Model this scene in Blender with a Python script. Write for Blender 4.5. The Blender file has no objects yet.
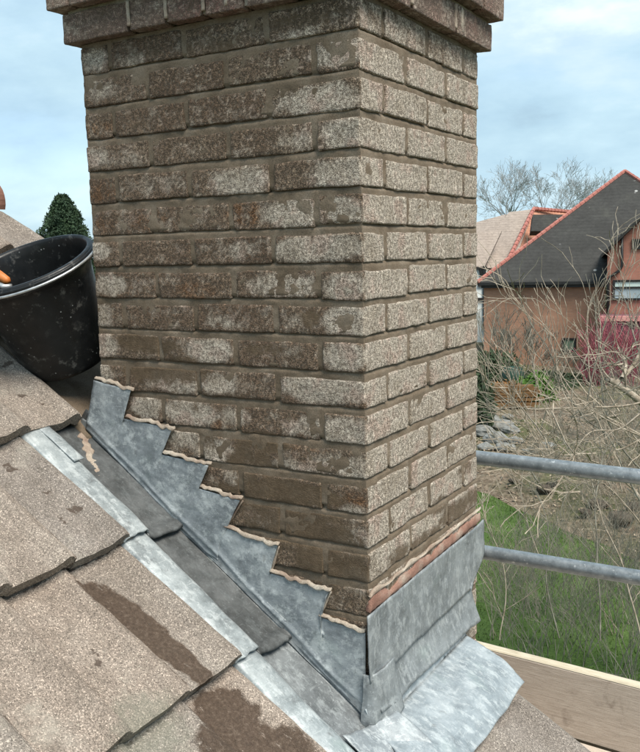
import bpy, math, random
from mathutils import Vector, Matrix, noise
C = bpy.context.scene.collection
R = random.Random(7)
rad = math.radians

# ------------------------------------------------------------------ camera
CAM = Vector((0.83614, -1.56876, -0.50728))
RT = Vector((0.858048, 0.513003, -0.024115)).normalized()
UP = Vector((-0.053227, 0.135534, 0.989342)).normalized()
FW = Vector((-0.510803, 0.847619, -0.143601)).normalized()
FPX = 858.04
cam = bpy.data.cameras.new('camera'); camo = bpy.data.objects.new('camera', cam); C.objects.link(camo)
m = Matrix((RT, UP, -FW)).transposed().to_4x4(); m.translation = CAM
camo.matrix_world = m
cam.sensor_fit = 'HORIZONTAL'; cam.sensor_width = 36; cam.lens = 36*FPX/640
cam.clip_start = .05; cam.clip_end = 3000
S = bpy.context.scene; S.camera = camo

# ------------------------------------------------------------------ sky, sun, exposure
SUN_AZ, SUN_EL = rad(112), rad(58)     # azimuth from +Y towards +X
W = bpy.data.worlds.new('World'); S.world = W; W.use_nodes = True
nt = W.node_tree; N = nt.nodes; L = nt.links; N.clear()
out = N.new('ShaderNodeOutputWorld'); bg = N.new('ShaderNodeBackground'); L.new(bg.outputs[0], out.inputs[0])
sky = N.new('ShaderNodeTexSky'); sky.sky_type = 'NISHITA'; sky.sun_disc = False
sky.sun_elevation = SUN_EL; sky.sun_rotation = SUN_AZ; sky.air_density = 1.0; sky.dust_density = .6; sky.ozone_density = 1.5
tc = N.new('ShaderNodeTexCoord'); mp = N.new('ShaderNodeMapping'); mp.inputs['Scale'].default_value = (1, 1, 2.6)
L.new(tc.outputs['Generated'], mp.inputs[0])
def ramp(nodes, links, src, stops, interp='LINEAR'):
    r = nodes.new('ShaderNodeValToRGB'); r.color_ramp.interpolation = interp
    el = r.color_ramp.elements
    while len(el) < len(stops): el.new(.5)
    for e, (p, c) in zip(el, stops):
        e.position = p; e.color = (c, c, c, 1) if isinstance(c, (int, float)) else (*c, 1)
    links.new(src, r.inputs[0]); return r.outputs[0]
cn = N.new('ShaderNodeTexNoise'); cn.inputs['Scale'].default_value = 2.6; cn.inputs['Detail'].default_value = 7; cn.inputs['Roughness'].default_value = .52
cn.inputs['Distortion'].default_value = .3
L.new(mp.outputs[0], cn.inputs['Vector'])
veil = ramp(N, L, cn.outputs[0], [(.38, .45), (.48, .85), (.60, 1.0)])
cn2 = N.new('ShaderNodeTexNoise'); cn2.inputs['Scale'].default_value = 3.6; cn2.inputs['Detail'].default_value = 9; cn2.inputs['Roughness'].default_value = .56
L.new(mp.outputs[0], cn2.inputs['Vector'])
ccol = ramp(N, L, cn2.outputs[0], [(.30, (2.0, 2.85, 3.55)), (.42, (2.7, 3.85, 4.6)), (.52, (3.25, 4.45, 5.1)), (.60, (3.95, 4.95, 5.4)), (.68, (5.3, 6.0, 6.2))])
mix = N.new('ShaderNodeMix'); mix.data_type = 'RGBA'
L.new(veil, mix.inputs[0]); L.new(sky.outputs[0], mix.inputs[6]); L.new(ccol, mix.inputs[7])
L.new(mix.outputs[2], bg.inputs[0]); bg.inputs[1].default_value = .125
sun = bpy.data.lights.new('sun', 'SUN'); sun.energy = 3.7; sun.angle = rad(30); sun.color = (1, .935, .84)
so = bpy.data.objects.new('sun', sun); C.objects.link(so)
sd = Vector((math.sin(SUN_AZ)*math.cos(SUN_EL), math.cos(SUN_AZ)*math.cos(SUN_EL), math.sin(SUN_EL)))
so.rotation_euler = sd.to_track_quat('Z', 'Y').to_euler()
S.view_settings.view_transform = 'Standard'; S.view_settings.look = 'None'; S.view_settings.gamma = 1
S.view_settings.exposure = 0.62

# ------------------------------------------------------------------ helpers
def ray(u, v): return (RT*(u-320)/FPX - UP*(v-376)/FPX + FW)
def at(u, v, D): return CAM + ray(u, v)*D                        # a point at depth D in metres
def onp(u, v, n, c=0.0):                                          # a point on a real plane
    n = Vector(n); d = ray(u, v); return CAM + d*((c - CAM.dot(n))/d.dot(n))
def tag(o, label=None, cat=None, group=None, kind=None):
    if label: o['label'] = label
    if cat: o['category'] = cat
    if group: o['group'] = group
    if kind: o['kind'] = kind
    return o
def empty(name, loc, label, cat, group=None):
    o = bpy.data.objects.new(name, None); C.objects.link(o); o.location = loc
    o.empty_display_size = .1
    return tag(o, label, cat, group)
def obj(name, vs, fs, mat, parent=None, smooth=False, attr=None, origin=None):
    me = bpy.data.meshes.new(name)
    if origin is None:
        if vs:
            origin = Vector((sum(v[0] for v in vs)/len(vs), sum(v[1] for v in vs)/len(vs), min(v[2] for v in vs)))
        else: origin = Vector((0, 0, 0))
    origin = Vector(origin)
    me.from_pydata([tuple(Vector(v)-origin) for v in vs], [], fs)
    me.materials.append(mat)
    if smooth: me.polygons.foreach_set('use_smooth', [True]*len(me.polygons))
    if attr:
        a = me.color_attributes.new('marks', 'FLOAT_COLOR', 'POINT')
        flat = []
        for v in vs: flat.extend((*attr(Vector(v)), 1.0))
        a.data.foreach_set('color', flat)
    me.update()
    o = bpy.data.objects.new(name, me); C.objects.link(o)
    if parent:
        o.parent = parent
        bpy.context.view_layer.update() if False else None
        o.location = origin - wloc(parent)
    else: o.location = origin
    return o
def wloc(o):
    l = o.location.copy()
    while o.parent: o = o.parent; l += o.location
    return l
class MB:
    def __init__(s): s.v = []; s.f = []
    def box(s, a, b):
        (x0, y0, z0), (x1, y1, z1) = a, b; n = len(s.v)
        s.v += [(x0,y0,z0),(x1,y0,z0),(x1,y1,z0),(x0,y1,z0),(x0,y0,z1),(x1,y0,z1),(x1,y1,z1),(x0,y1,z1)]
        s.f += [tuple(n+i for i in q) for q in [(0,3,2,1),(4,5,6,7),(0,1,5,4),(1,2,6,5),(2,3,7,6),(3,0,4,7)]]
    def hexa(s, p):                                              # bottom four, top four corner points
        n = len(s.v); s.v += [tuple(q) for q in p]
        s.f += [tuple(n+i for i in q) for q in [(0,3,2,1),(4,5,6,7),(0,1,5,4),(1,2,6,5),(2,3,7,6),(3,0,4,7)]]
    def tube(s, pts, rs, k=4, cap=True):
        n0 = len(s.v); P = [Vector(p) for p in pts]
        t0 = (P[1]-P[0]).normalized(); a = t0.orthogonal().normalized()
        for i, p in enumerate(P):
            t = (P[min(i+1, len(P)-1)]-P[max(i-1, 0)]).normalized()
            a = (a - t*a.dot(t)); a = a.normalized() if a.length > 1e-6 else t.orthogonal().normalized()
            b = t.cross(a); r = rs[i] if isinstance(rs, (list, tuple)) else rs
            for j in range(k):
                an = 2*math.pi*j/k; s.v.append(tuple(p + a*(r*math.cos(an)) + b*(r*math.sin(an))))
        for i in range(len(P)-1):
            for j in range(k):
                q = n0+i*k; s.f.append((q+j, q+(j+1) % k, q+k+(j+1) % k, q+k+j))
        if cap:
            s.f.append(tuple(n0+j for j in reversed(range(k)))); e = n0+(len(P)-1)*k; s.f.append(tuple(e+j for j in range(k)))
    def lathe(s, prof, org, axis, k=48):
        ax = Vector(axis).normalized(); a = ax.orthogonal().normalized(); b = ax.cross(a); n0 = len(s.v); org = Vector(org)
        for (r, h) in prof:
            for j in range(k):
                an = 2*math.pi*j/k; s.v.append(tuple(org + ax*h + (a*math.cos(an)+b*math.sin(an))*r))
        for i in range(len(prof)-1):
            for j in range(k):
                q = n0+i*k; s.f.append((q+j, q+(j+1) % k, q+k+(j+1) % k, q+k+j))
    def build(s, name, mat, parent=None, smooth=False, attr=None): return obj(name, s.v, s.f, mat, parent, smooth, attr)
def nz(p, sc, seed=0.0): return noise.noise(Vector((p[0]*sc+seed, p[1]*sc+seed*1.7, p[2]*sc-seed)))
def grid_solid(fn, us, vs_, th, disp=None):
    """a sheet fn(u, v) with real thickness th under it; us / vs_ are lists of parameters"""
    nu, nv = len(us), len(vs_); P = [[Vector(fn(u, v)) for v in vs_] for u in us]
    def nrm(i, j):
        a = P[min(i+1, nu-1)][j]-P[max(i-1, 0)][j]; b = P[i][min(j+1, nv-1)]-P[i][max(j-1, 0)]
        n = a.cross(b); return n.normalized() if n.length > 1e-12 else Vector((0, 0, 1))
    NN = [[nrm(i, j) for j in range(nv)] for i in range(nu)]
    if disp: P = [[P[i][j] + NN[i][j]*disp(P[i][j]) for j in range(nv)] for i in range(nu)]
    V = [P[i][j] for i in range(nu) for j in range(nv)] + [P[i][j]-NN[i][j]*th for i in range(nu) for j in range(nv)]
    F = []; o = nu*nv
    for i in range(nu-1):
        for j in range(nv-1):
            a, b, c, d = i*nv+j, (i+1)*nv+j, (i+1)*nv+j+1, i*nv+j+1
            F += [(a, b, c, d), (o+d, o+c, o+b, o+a)]
    for i in range(nu-1):
        a, b = i*nv, (i+1)*nv; F.append((b, a, a+o, b+o))
        a, b = i*nv+nv-1, (i+1)*nv+nv-1; F.append((a, b, b+o, a+o))
    for j in range(nv-1):
        a, b = j, j+1; F.append((a, b, b+o, a+o))
        a, b = (nu-1)*nv+j, (nu-1)*nv+j+1; F.append((b, a, a+o, b+o))
    return V, F
def lin(a, b, n): return [a+(b-a)*i/n for i in range(n+1)]
def poly_at(pts, t):
    """point on a polyline parametrised 0..len-1"""
    i = min(int(t), len(pts)-2); f = t-i; return Vector(pts[i]).lerp(Vector(pts[i+1]), f)
def strip(bot, top, step, nv, th, disp=None):
    """sheet between two polylines with the same number of corners"""
    us = []
    for i in range(len(bot)-1):
        l = max((Vector(bot[i+1])-Vector(bot[i])).length, (Vector(top[i+1])-Vector(top[i])).length)
        n = max(1, int(l/step)); us += [i+k/n for k in range(n)]
    us.append(len(bot)-1)
    return grid_solid(lambda u, v: poly_at(bot, u).lerp(poly_at(top, u), v), us, lin(0, 1, nv), th, disp)
def smooth01(t): t = max(0, min(1, t)); return t*t*(3-2*t)

# ------------------------------------------------------------------ materials
class Mat:
    def __init__(s, name, rough=.8, metal=0.0, spec=.5):
        s.m = bpy.data.materials.new(name); s.m.use_nodes = True; s.t = s.m.node_tree; s.N = s.t.nodes; s.L = s.t.links
        s.b = s.N['Principled BSDF']; s.b.inputs['Roughness'].default_value = rough; s.b.inputs['Metallic'].default_value = metal
        s.b.inputs['Specular IOR Level'].default_value = spec
        g = s.N.new('ShaderNodeNewGeometry'); s.pos = g.outputs['Position']
        s._h = None
    def map(s, scale, rot=(0, 0, 0)):
        n = s.N.new('ShaderNodeMapping'); n.inputs['Scale'].default_value = scale; n.inputs['Rotation'].default_value = rot
        s.L.new(s.pos, n.inputs[0]); return n.outputs[0]
    def noise(s, scale, detail=4, rough=.55, vec=None, dist=0):
        n = s.N.new('ShaderNodeTexNoise'); n.inputs['Scale'].default_value = scale; n.inputs['Detail'].default_value = detail
        n.inputs['Roughness'].default_value = rough; n.inputs['Distortion'].default_value = dist
        s.L.new(vec or s.pos, n.inputs['Vector']); return n.outputs[0]
    def vor(s, scale, feature='F1', out=0, vec=None, rnd=1):
        n = s.N.new('ShaderNodeTexVoronoi'); n.feature = feature; n.inputs['Scale'].default_value = scale; n.inputs['Randomness'].default_value = rnd
        s.L.new(vec or s.pos, n.inputs['Vector']); return n.outputs[out]
    def ramp(s, src, stops, interp='LINEAR'): return ramp(s.N, s.L, src, stops, interp)
    def mix(s, f, a, b, mode='MIX'):
        n = s.N.new('ShaderNodeMix'); n.data_type = 'RGBA'; n.blend_type = mode
        for i, x in ((0, f), (6, a), (7, b)):
            if isinstance(x, (int, float)): n.inputs[i].default_value = x if i == 0 else (x, x, x, 1)
            elif isinstance(x, tuple): n.inputs[i].default_value = (*x, 1)
            else: s.L.new(x, n.inputs[i])
        return n.outputs[2]
    def math(s, op, a, b=0.0, c=0.0, clamp=False):
        n = s.N.new('ShaderNodeMath'); n.operation = op; n.use_clamp = clamp
        for i, x in ((0, a), (1, b), (2, c)):
            if isinstance(x, (int, float)): n.inputs[i].default_value = x
            else: s.L.new(x, n.inputs[i])
        return n.outputs[0]
    def attr(s, name='marks'):
        n = s.N.new('ShaderNodeAttribute'); n.attribute_name = name
        q = s.N.new('ShaderNodeSeparateColor'); s.L.new(n.outputs['Color'], q.inputs[0]); return q.outputs
    def rnd(s): return s.N.new('ShaderNodeObjectInfo').outputs['Random']
    def col(s, c):
        if isinstance(c, tuple): s.b.inputs['Base Color'].default_value = (*c, 1)
        else: s.L.new(c, s.b.inputs['Base Color'])
    def rough(s, c): s.L.new(c, s.b.inputs['Roughness'])
    def bump(s, h, strength=.5, dist=.002):
        n = s.N.new('ShaderNodeBump'); n.inputs['Strength'].default_value = strength; n.inputs['Distance'].default_value = dist
        s.L.new(h, n.inputs['Height'])
        if s._h: s.L.new(s._h, n.inputs['Normal'])
        s._h = n.outputs[0]
        if s._h.links: pass
        for l in list(s.b.inputs['Normal'].links): s.L.remove(l)
        s.L.new(s._h, s.b.inputs['Normal'])
MORTAR = (.225, .185, .132)
def brick_material(name, red=0.0):
    k = Mat(name, .9, 0, .3)
    R_, G_, B_ = k.attr()[:3]                                     # R lime bloom, G mortar smear, B rust / orange
    wv = k.N.new('ShaderNodeVectorMath'); wv.operation = 'ADD'
    wn = k.N.new('ShaderNodeTexNoise'); wn.inputs['Scale'].default_value = 60; k.L.new(k.pos, wn.inputs['Vector'])
    ws = k.N.new('ShaderNodeVectorMath'); ws.operation = 'SCALE'; ws.inputs['Scale'].default_value = .014
    k.L.new(wn.outputs['Color'], ws.inputs[0]); k.L.new(k.pos, wv.inputs[0]); k.L.new(ws.outputs[0], wv.inputs[1]); v = wv.outputs[0]
    cr = k.vor(310, 'DISTANCE_TO_EDGE', 0, v)                     # wrinkled rustic face: narrow cracks between little ridges
    fine = k.noise(460, 4, .6)
    mid = k.noise(135, 4, .65)
    tn = k.math('ADD', k.math('MULTIPLY', cr, 1.15), k.math('MULTIPLY', k.math('SUBTRACT', mid, .42), 1.5))
    tn = k.math('ADD', tn, k.math('MULTIPLY', k.math('SUBTRACT', fine, .5), 1.1))
    crev = k.ramp(tn, [(.10, 0), (.42, 1)])
    big = k.noise(9, 3)
    base = k.ramp(k.math('ADD', big, k.math('MULTIPLY', k.math('SUBTRACT', k.rnd(), .5), .35)),
                  [(.3, (.245, .16, .105)), (.5, (.315, .218, .148)), (.7, (.36, .262, .182))] if not red else
                  [(.3, (.28, .195, .155)), (.5, (.36, .26, .205)), (.7, (.36, .205, .165))])
    dark = (.092, .068, .047) if not red else (.16, .115, .09)
    c = k.mix(crev, dark, base)
    grit = k.ramp(k.noise(210, 3, .8), [(.56, 0), (.66, .75)]); c = k.mix(k.math('MULTIPLY', grit, k.ramp(k.noise(24, 3), [(.35, .25), (.6, 1)])), c, (.46, .40, .31))
    # rust
    of = k.math('MULTIPLY', B_, k.ramp(k.noise(40, 4), [(.38, 0), (.6, 1)]))
    c = k.mix(of, c, k.mix(crev, (.07, .035, .015), (.36, .175, .075)))
    # lime bloom on the ridges
    wf = k.math('ADD', R_, k.math('ADD', k.math('MULTIPLY', k.math('SUBTRACT', k.noise(34, 6, .75), .5), 2.0), k.math('MULTIPLY', k.math('SUBTRACT', k.noise(13, 3, .6), .5), .9)))
    wf = k.ramp(wf, [(.14, 0), (.70, 1)])
    wf = k.math('MULTIPLY', wf, k.ramp(tn, [(.05, .18), (.32, .97)]))
    tint = k.ramp(k.noise(14, 3), [(.35, (.62, .525, .42)), (.52, (.78, .68, .565)), (.64, (.72, .55, .45)), (.8, (.57, .545, .44))])
    c = k.mix(wf, c, tint)
    # mortar smear
    sf = k.math('ADD', G_, k.math('MULTIPLY', k.math('SUBTRACT', k.noise(26, 6, .72), .5), 1.9))
    sf = k.ramp(sf, [(.40, 0), (.74, .93)])
    sc = k.ramp(k.noise(60, 5, .7), [(.25, (.080, .054, .031)), (.55, (.125, .088, .054)), (.8, (.175, .13, .085))])
    c = k.mix(sf, c, sc)
    k.col(c)
    hgt = k.math('MULTIPLY', k.ramp(tn, [(0, 0), (.5, 1)]), k.math('SUBTRACT', 1.0, k.math('MULTIPLY', sf, .72)))
    k.bump(hgt, .9, .005); k.bump(fine, .25, .001)
    return k.m
M = {}
M['brick'] = brick_material('brick')
M['corbel'] = brick_material('corbel_brick', 1)
def mortar_material(name, ca, cb, cc):
    k = Mat(name, .92, 0, .25)
    c = k.ramp(k.noise(13, 5, .6), [(.32, ca), (.5, cb), (.7, cc)])
    sp = k.ramp(k.noise(420, 2), [(.35, .72), (.6, 1.08)])
    c = k.mix(1.0, c, sp, 'MULTIPLY'); k.col(c)
    k.bump(k.noise(55, 5, .65), .5, .004); k.bump(k.noise(380, 3, .7), .5, .0012)
    return k.m
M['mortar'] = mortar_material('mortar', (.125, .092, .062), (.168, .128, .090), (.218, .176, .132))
M['pale_mortar'] = mortar_material('pale_mortar', (.24, .165, .125), (.35, .285, .225), (.47, .42, .35))
M['red_mortar'] = mortar_material('red_mortar', (.23, .12, .088), (.29, .165, .125), (.40, .32, .26))
M['bed_mortar'] = mortar_material('bed_mortar', (.26, .21, .17), (.36, .31, .27), (.43, .38, .34))
def lead_material(name, lo, mid, hi, pale, amount, rough=.5):
    k = Mat(name, rough, .18, .5)
    n1 = k.noise(13, 8, .72); c = k.ramp(n1, [(.36, lo), (.5, mid), (.62, hi)])
    streak = k.noise(24, 8, .78, k.map((1, 1.9, 1.1), (0, rad(36), rad(12))), .15)
    c = k.mix(k.ramp(streak, [(.5, 0), (.60, amount)]), c, pale)
    scr = k.noise(9, 5, .7, k.map((2.2, 2.2, 26), (rad(50), rad(35), 0)), .1); c = k.mix(k.ramp(scr, [(.60, 0), (.66, .55*amount)]), c, pale)
    spk = k.ramp(k.noise(170, 4, .7), [(.60, 0), (.70, .7)]); c = k.mix(k.math('MULTIPLY', spk, amount), c, (.62, .66, .66))
    dk = k.ramp(k.noise(24, 7, .78), [(.58, 0), (.68, .6)]); c = k.mix(dk, c, (.10, .105, .105))
    gr = k.ramp(k.noise(7, 3), [(.62, 0), (.8, .35)]); c = k.mix(gr, c, (.33, .42, .37))
    pit = k.ramp(k.vor(75), [(.04, 1), (.075, 0)]); c = k.mix(k.math('MULTIPLY', pit, .6), c, (.07, .07, .065))
    k.col(c); k.rough(k.ramp(k.noise(30, 4), [(.3, rough-.1), (.7, rough+.18)]))
    k.bump(k.noise(16, 4, .5), .45, .012); k.bump(streak, .35, .003); k.bump(k.noise(220, 3), .15, .001)
    return k.m
M['lead'] = lead_material('lead', (.165, .183, .194), (.245, .268, .282), (.32, .348, .36), (.50, .53, .53), .7)
M['lead_apron'] = lead_material('lead_apron', (.18, .208, .225), (.262, .298, .318), (.34, .378, .398), (.50, .535, .54), .6)
M['lead_front'] = lead_material('lead_front', (.130, .142, .147), (.19, .206, .212), (.25, .268, .275), (.40, .42, .42), .55)
M['lead_tray'] = lead_material('lead_tray', (.050, .052, .051), (.076, .079, .078), (.112, .116, .115), (.24, .26, .26), .22, .42)
M['lead_welt'] = lead_material('lead_welt', (.165, .185, .19), (.255, .283, .29), (.34, .37, .375), (.50, .53, .53), .65)
def tile_material():
    k = Mat('concrete_tile', .9, 0, .3)
    Rw, Gw, Bw = k.attr()[:3]                                    # R damp mortar stain, G debris plus painted shade on ledges and tails, B lichen bloom
    c = k.ramp(k.noise(6, 4, .6), [(.3, (.195, .165, .138)), (.5, (.250, .214, .182)), (.7, (.30, .265, .23))])
    c = k.mix(1.0, c, k.ramp(k.rnd(), [(0, (.88, .9, .93)), (.5, (1, .98, .96)), (1, (1.1, 1.02, .97))]), 'MULTIPLY')
    g = k.vor(480, 'F1', 1); gs = k.N.new('ShaderNodeSeparateColor'); k.L.new(g, gs.inputs[0])
    gr = k.ramp(gs.outputs[0], [(.0, .34), (.25, .75), (.6, 1.0), (.88, 1.3), (1, 2.4)])
    c = k.mix(.85, c, k.mix(1.0, c, gr, 'MULTIPLY'))
    sp = k.ramp(k.vor(130), [(.12, 1), (.2, 0)]); c = k.mix(k.math('MULTIPLY', sp, k.ramp(k.noise(30, 2), [(.45, 0), (.6, .75)])), c, (.52, .47, .38))
    dk = k.ramp(k.noise(19, 5, .7), [(.30, .55), (.42, 0)]); c = k.mix(dk, c, (.12, .10, .08))
    lc = k.ramp(k.noise(8, 5, .7), [(.58, 0), (.72, .4)]); c = k.mix(lc, c, (.40, .37, .31))
    w = k.ramp(k.math('ADD', Rw, k.math('MULTIPLY', k.math('SUBTRACT', k.noise(38, 5, .65), .5), .7)), [(.40, 0), (.62, .93)])
    sc2 = k.ramp(k.noise(15, 6, .75, k.map((1, 3, 1), (0, rad(36), 0))), [(.60, 1), (.66, .25)]); w = k.math('MULTIPLY', w, sc2)
    c = k.mix(w, c, k.ramp(k.noise(120, 5, .7), [(.3, (.035, .022, .014)), (.55, (.075, .050, .034)), (.8, (.17, .13, .10))]))
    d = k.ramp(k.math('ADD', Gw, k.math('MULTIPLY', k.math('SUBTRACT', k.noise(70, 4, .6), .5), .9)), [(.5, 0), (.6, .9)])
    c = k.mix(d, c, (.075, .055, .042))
    gn = k.ramp(k.math('ADD', Bw, k.math('MULTIPLY', k.math('SUBTRACT', k.noise(40, 5, .6), .5), .7)), [(.5, 0), (.8, .45)])
    c = k.mix(gn, c, (.16, .17, .13))
    k.col(c); k.bump(k.vor(480), .8, .002); k.bump(k.noise(45, 4, .6), .35, .003)
    return k.m
M['tile'] = tile_material()
def simple(name, stops, sc=8, det=4, rough=.85, bump=(0, 0, 0), metal=0, spec=.4):
    k = Mat(name, rough, metal, spec); k.col(k.ramp(k.noise(sc, det, .6), stops))
    if bump[0]: k.bump(k.noise(bump[0], 4, .65), bump[1], bump[2])
    return k.m
M['ridge'] = simple('ridge_tile', [(.3, (.14, .065, .045)), (.6, (.24, .12, .085)), (.8, (.30, .22, .17))], 14, 5, .9, (90, .5, .003))
M['underlay'] = simple('underlay', [(.3, (.05, .045, .04)), (.7, (.08, .07, .06))], 10)
def plastic():
    k = Mat('black_plastic', .4, 0, .35)
    c = k.ramp(k.noise(22, 5, .65), [(.35, (.005, .0055, .006)), (.6, (.009, .0095, .010)), (.76, (.04, .04, .038))])
    sp = k.ramp(k.vor(60), [(.07, 1), (.13, 0)]); c = k.mix(k.math('MULTIPLY', sp, k.ramp(k.noise(14, 2), [(.5, 0), (.6, .8)])), c, (.36, .37, .36))
    sm = k.ramp(k.noise(36, 5, .7), [(.58, 0), (.68, .45)]); c = k.mix(sm, c, (.16, .155, .145))
    k.col(c); k.rough(k.ramp(k.noise(30, 4), [(.3, .3), (.7, .6)])); return k.m
M['plastic'] = plastic()
M['wire'] = simple('wire', [(.3, (.35, .36, .36)), (.7, (.6, .6, .6))], 60, 3, .35, (0, 0, 0), .7)
M['orange'] = simple('orange_grip', [(.3, (.45, .12, .02)), (.7, (.62, .22, .06))], 30, 3, .5)
def galv():
    k = Mat('galvanised_tube', .42, .55, .5)
    c = k.ramp(k.noise(30, 6, .7), [(.3, (.16, .18, .19)), (.5, (.26, .285, .30)), (.7, (.37, .40, .415))])
    c = k.mix(k.ramp(k.noise(70, 5, .7), [(.6, 0), (.68, .9)]), c, (.62, .64, .64))
    c = k.mix(k.ramp(k.noise(45, 5, .7, dist=1), [(.27, .8), (.36, 0)]), c, (.12, .10, .085)); k.col(c)
    k.bump(k.noise(90, 4), .3, .002); return k.m
M['galv'] = galv()
def wood(name, a, b, c_, edge=False):
    k = Mat(name, .85, 0, .3); v = k.map((3.2, 14, 42))
    g = k.noise(3.2, 6, .65, v, 1.2); c = k.ramp(g, [(.28, a), (.5, b), (.72, c_)])
    if not edge:
        c = k.mix(k.ramp(k.noise(7, 5, .65), [(.55, 0), (.72, .55)]), c, (.42, .36, .30))
        c = k.mix(k.ramp(k.noise(9, 5, .6, dist=.5), [(.27, .6), (.4, 0)]), c, (.14, .10, .075))
        kn = k.ramp(k.vor(3.1), [(.03, 1), (.08, 0)]); c = k.mix(k.math('MULTIPLY', kn, .7), c, (.20, .095, .045))
        c = k.mix(k.ramp(k.noise(260, 3), [(.55, 0), (.75, .35)]), c, (.15, .12, .1))
    k.col(c); k.bump(g, .4, .003); return k.m
M['board'] = wood('scaffold_board_wood', (.36, .30, .245), (.46, .39, .325), (.54, .475, .405))
M['board_edge'] = wood('board_cut_edge', (.38, .32, .23), (.50, .44, .33), (.58, .52, .41), True)
M['bark'] = simple('pale_bark', [(.3, (.15, .115, .08)), (.5, (.30, .25, .19)), (.75, (.48, .42, .34))], 12, 5, .9)
M['bark_grey'] = simple('grey_bark', [(.3, (.08, .072, .055)), (.5, (.17, .16, .125)), (.75, (.30, .28, .225))], 10, 5, .9)
M['bark_red'] = simple('red_stem', [(.3, (.26, .07, .09)), (.6, (.36, .11, .13)), (.8, (.40, .20, .19))], 6, 3, .8)
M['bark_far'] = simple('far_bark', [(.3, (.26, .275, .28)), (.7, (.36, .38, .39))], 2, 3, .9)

# ------------------------------------------------------------------ ground
G = -6.5
def ground_material():
    k = Mat('garden_earth', .95, 0, .2)
    c = k.ramp(k.noise(.55, 6, .62), [(.3, (.055, .042, .028)), (.5, (.11, .082, .056)), (.7, (.18, .14, .10))])
    c = k.mix(k.ramp(k.noise(7, 5, .75), [(.45, 0), (.62, .8)]), c, (.30, .235, .17))
    c = k.mix(k.ramp(k.noise(11, 4, .75), [(.3, .8), (.42, 0)]), c, (.045, .036, .025))
    c = k.mix(k.ramp(k.noise(.32, 5, .65), [(.46, 0), (.60, .65)]), c, (.070, .095, .030))
    k.col(c); k.bump(k.noise(6, 6, .75), .8, .08); return k.m
def grass_material():
    k = Mat('lawn_grass', .9, 0, .2)
    c = k.ramp(k.noise(1.1, 5, .6), [(.3, (.045, .085, .018)), (.5, (.075, .128, .028)), (.72, (.11, .17, .047))])
    c = k.mix(1.0, c, k.ramp(k.noise(28, 4, .8), [(.3, .5), (.7, 1.35)]), 'MULTIPLY'); k.col(c)
    k.bump(k.noise(24, 5, .8), .8, .04); return k.m
M['earth'] = ground_material(); M['grass'] = grass_material()
def sheet_xy(name, xs, ys, zf, mat, **kw):
    V = [(x, y, zf(x, y)) for x in xs for y in ys]; n = len(ys)
    F = [(i*n+j, (i+1)*n+j, (i+1)*n+j+1, i*n+j+1) for i in range(len(xs)-1) for j in range(n-1)]
    o = obj(name, V, F, mat, None, True); tag(o, **kw); return o
xs = [-1500, -600, -200, -80] + lin(-40, 12, 65) + [40, 120, 500, 1500]
ys = [-1500, -300, -60] + lin(-8, 56, 80) + [80, 200, 600, 1500]
def gz(x, y):
    e = smooth01((x+40)/8)*smooth01((12-x)/8)*smooth01((y+8)/6)*smooth01((56-y)/8)
    s = lawn_side(x, y)
    bump = (.10*nz((x, y, 0), .7, 3)+.05*nz((x, y, 0), 2.3, 9))
    return G + e*(bump*smooth01(s/1.0+.2) + .25*smooth01(s/1.5))
LA, LB = Vector((-6.23, 17.73)), Vector((-2.06, 14.75))
LD = (LB-LA).normalized(); LN = Vector((-LD.y, LD.x))
def lawn_side(x, y): return (Vector((x, y))-LA).dot(LN) + .25*nz((x, y, 0), .5, 21)   # > 0 beyond the lawn
sheet_xy('ground', xs, ys, lambda x, y: gz(x, y) - .02, M['earth'], kind='structure')
LV, LF = [], []
nA, nB = 60, 50
for i in range(nA+1):
    for j in range(nB+1):
        t = -14 + 30*i/nA; s = -16*(j/nB)
        p = LA + LD*t + LN*(s + (.25*nz((t, 0, 0), .9, 5) + .1*nz((t, 0, 0), 3, 8))*(1-j/nB))
        LV.append((p.x, p.y, G + .03 + .012*nz((p.x, p.y, 0), 1.5)))
for i in range(nA):
    for j in range(nB): a = i*(nB+1)+j; LF.append((a, a+nB+1, a+nB+2, a+1))
lawn = obj('lawn', LV, LF, M['grass'], None, True); tag(lawn, kind='structure')
gb = MB(); rg = random.Random(3)
for i in range(26000):
    t = rg.uniform(-5, 9); s = -rg.uniform(0, 1)**1.3*9; p = LA + LD*t + LN*(s+.25*nz((t, 0, 0), .9, 5))
    a = rg.uniform(0, 6.28); h = rg.uniform(.03, .075); w = .008; lx, ly = rg.uniform(-.03, .03), rg.uniform(-.03, .03)
    n = len(gb.v); gb.v += [(p.x-w*math.cos(a), p.y-w*math.sin(a), G+.025), (p.x+w*math.cos(a), p.y+w*math.sin(a), G+.025), (p.x+lx, p.y+ly, G+.03+h)]
    gb.f.append((n, n+1, n+2))
tag(gb.build('grass', M['grass']), 'short green lawn grass below the scaffold, behind bare twigs', 'grass', kind='stuff')

for nm, xa, xb, ya, yb in [('field', -900, -46, -400, 900), ('field', 18, 900, -400, 900), ('field', -46, 18, 62, 900), ('field', -46, 18, -400, -12)]:
    tag(obj(nm, [(xa, ya, G+.01), (xb, ya, G+.01), (xb, yb, G+.01), (xa, yb, G+.01)], [(0, 1, 2, 3)], M['grass']), kind='structure')
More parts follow.
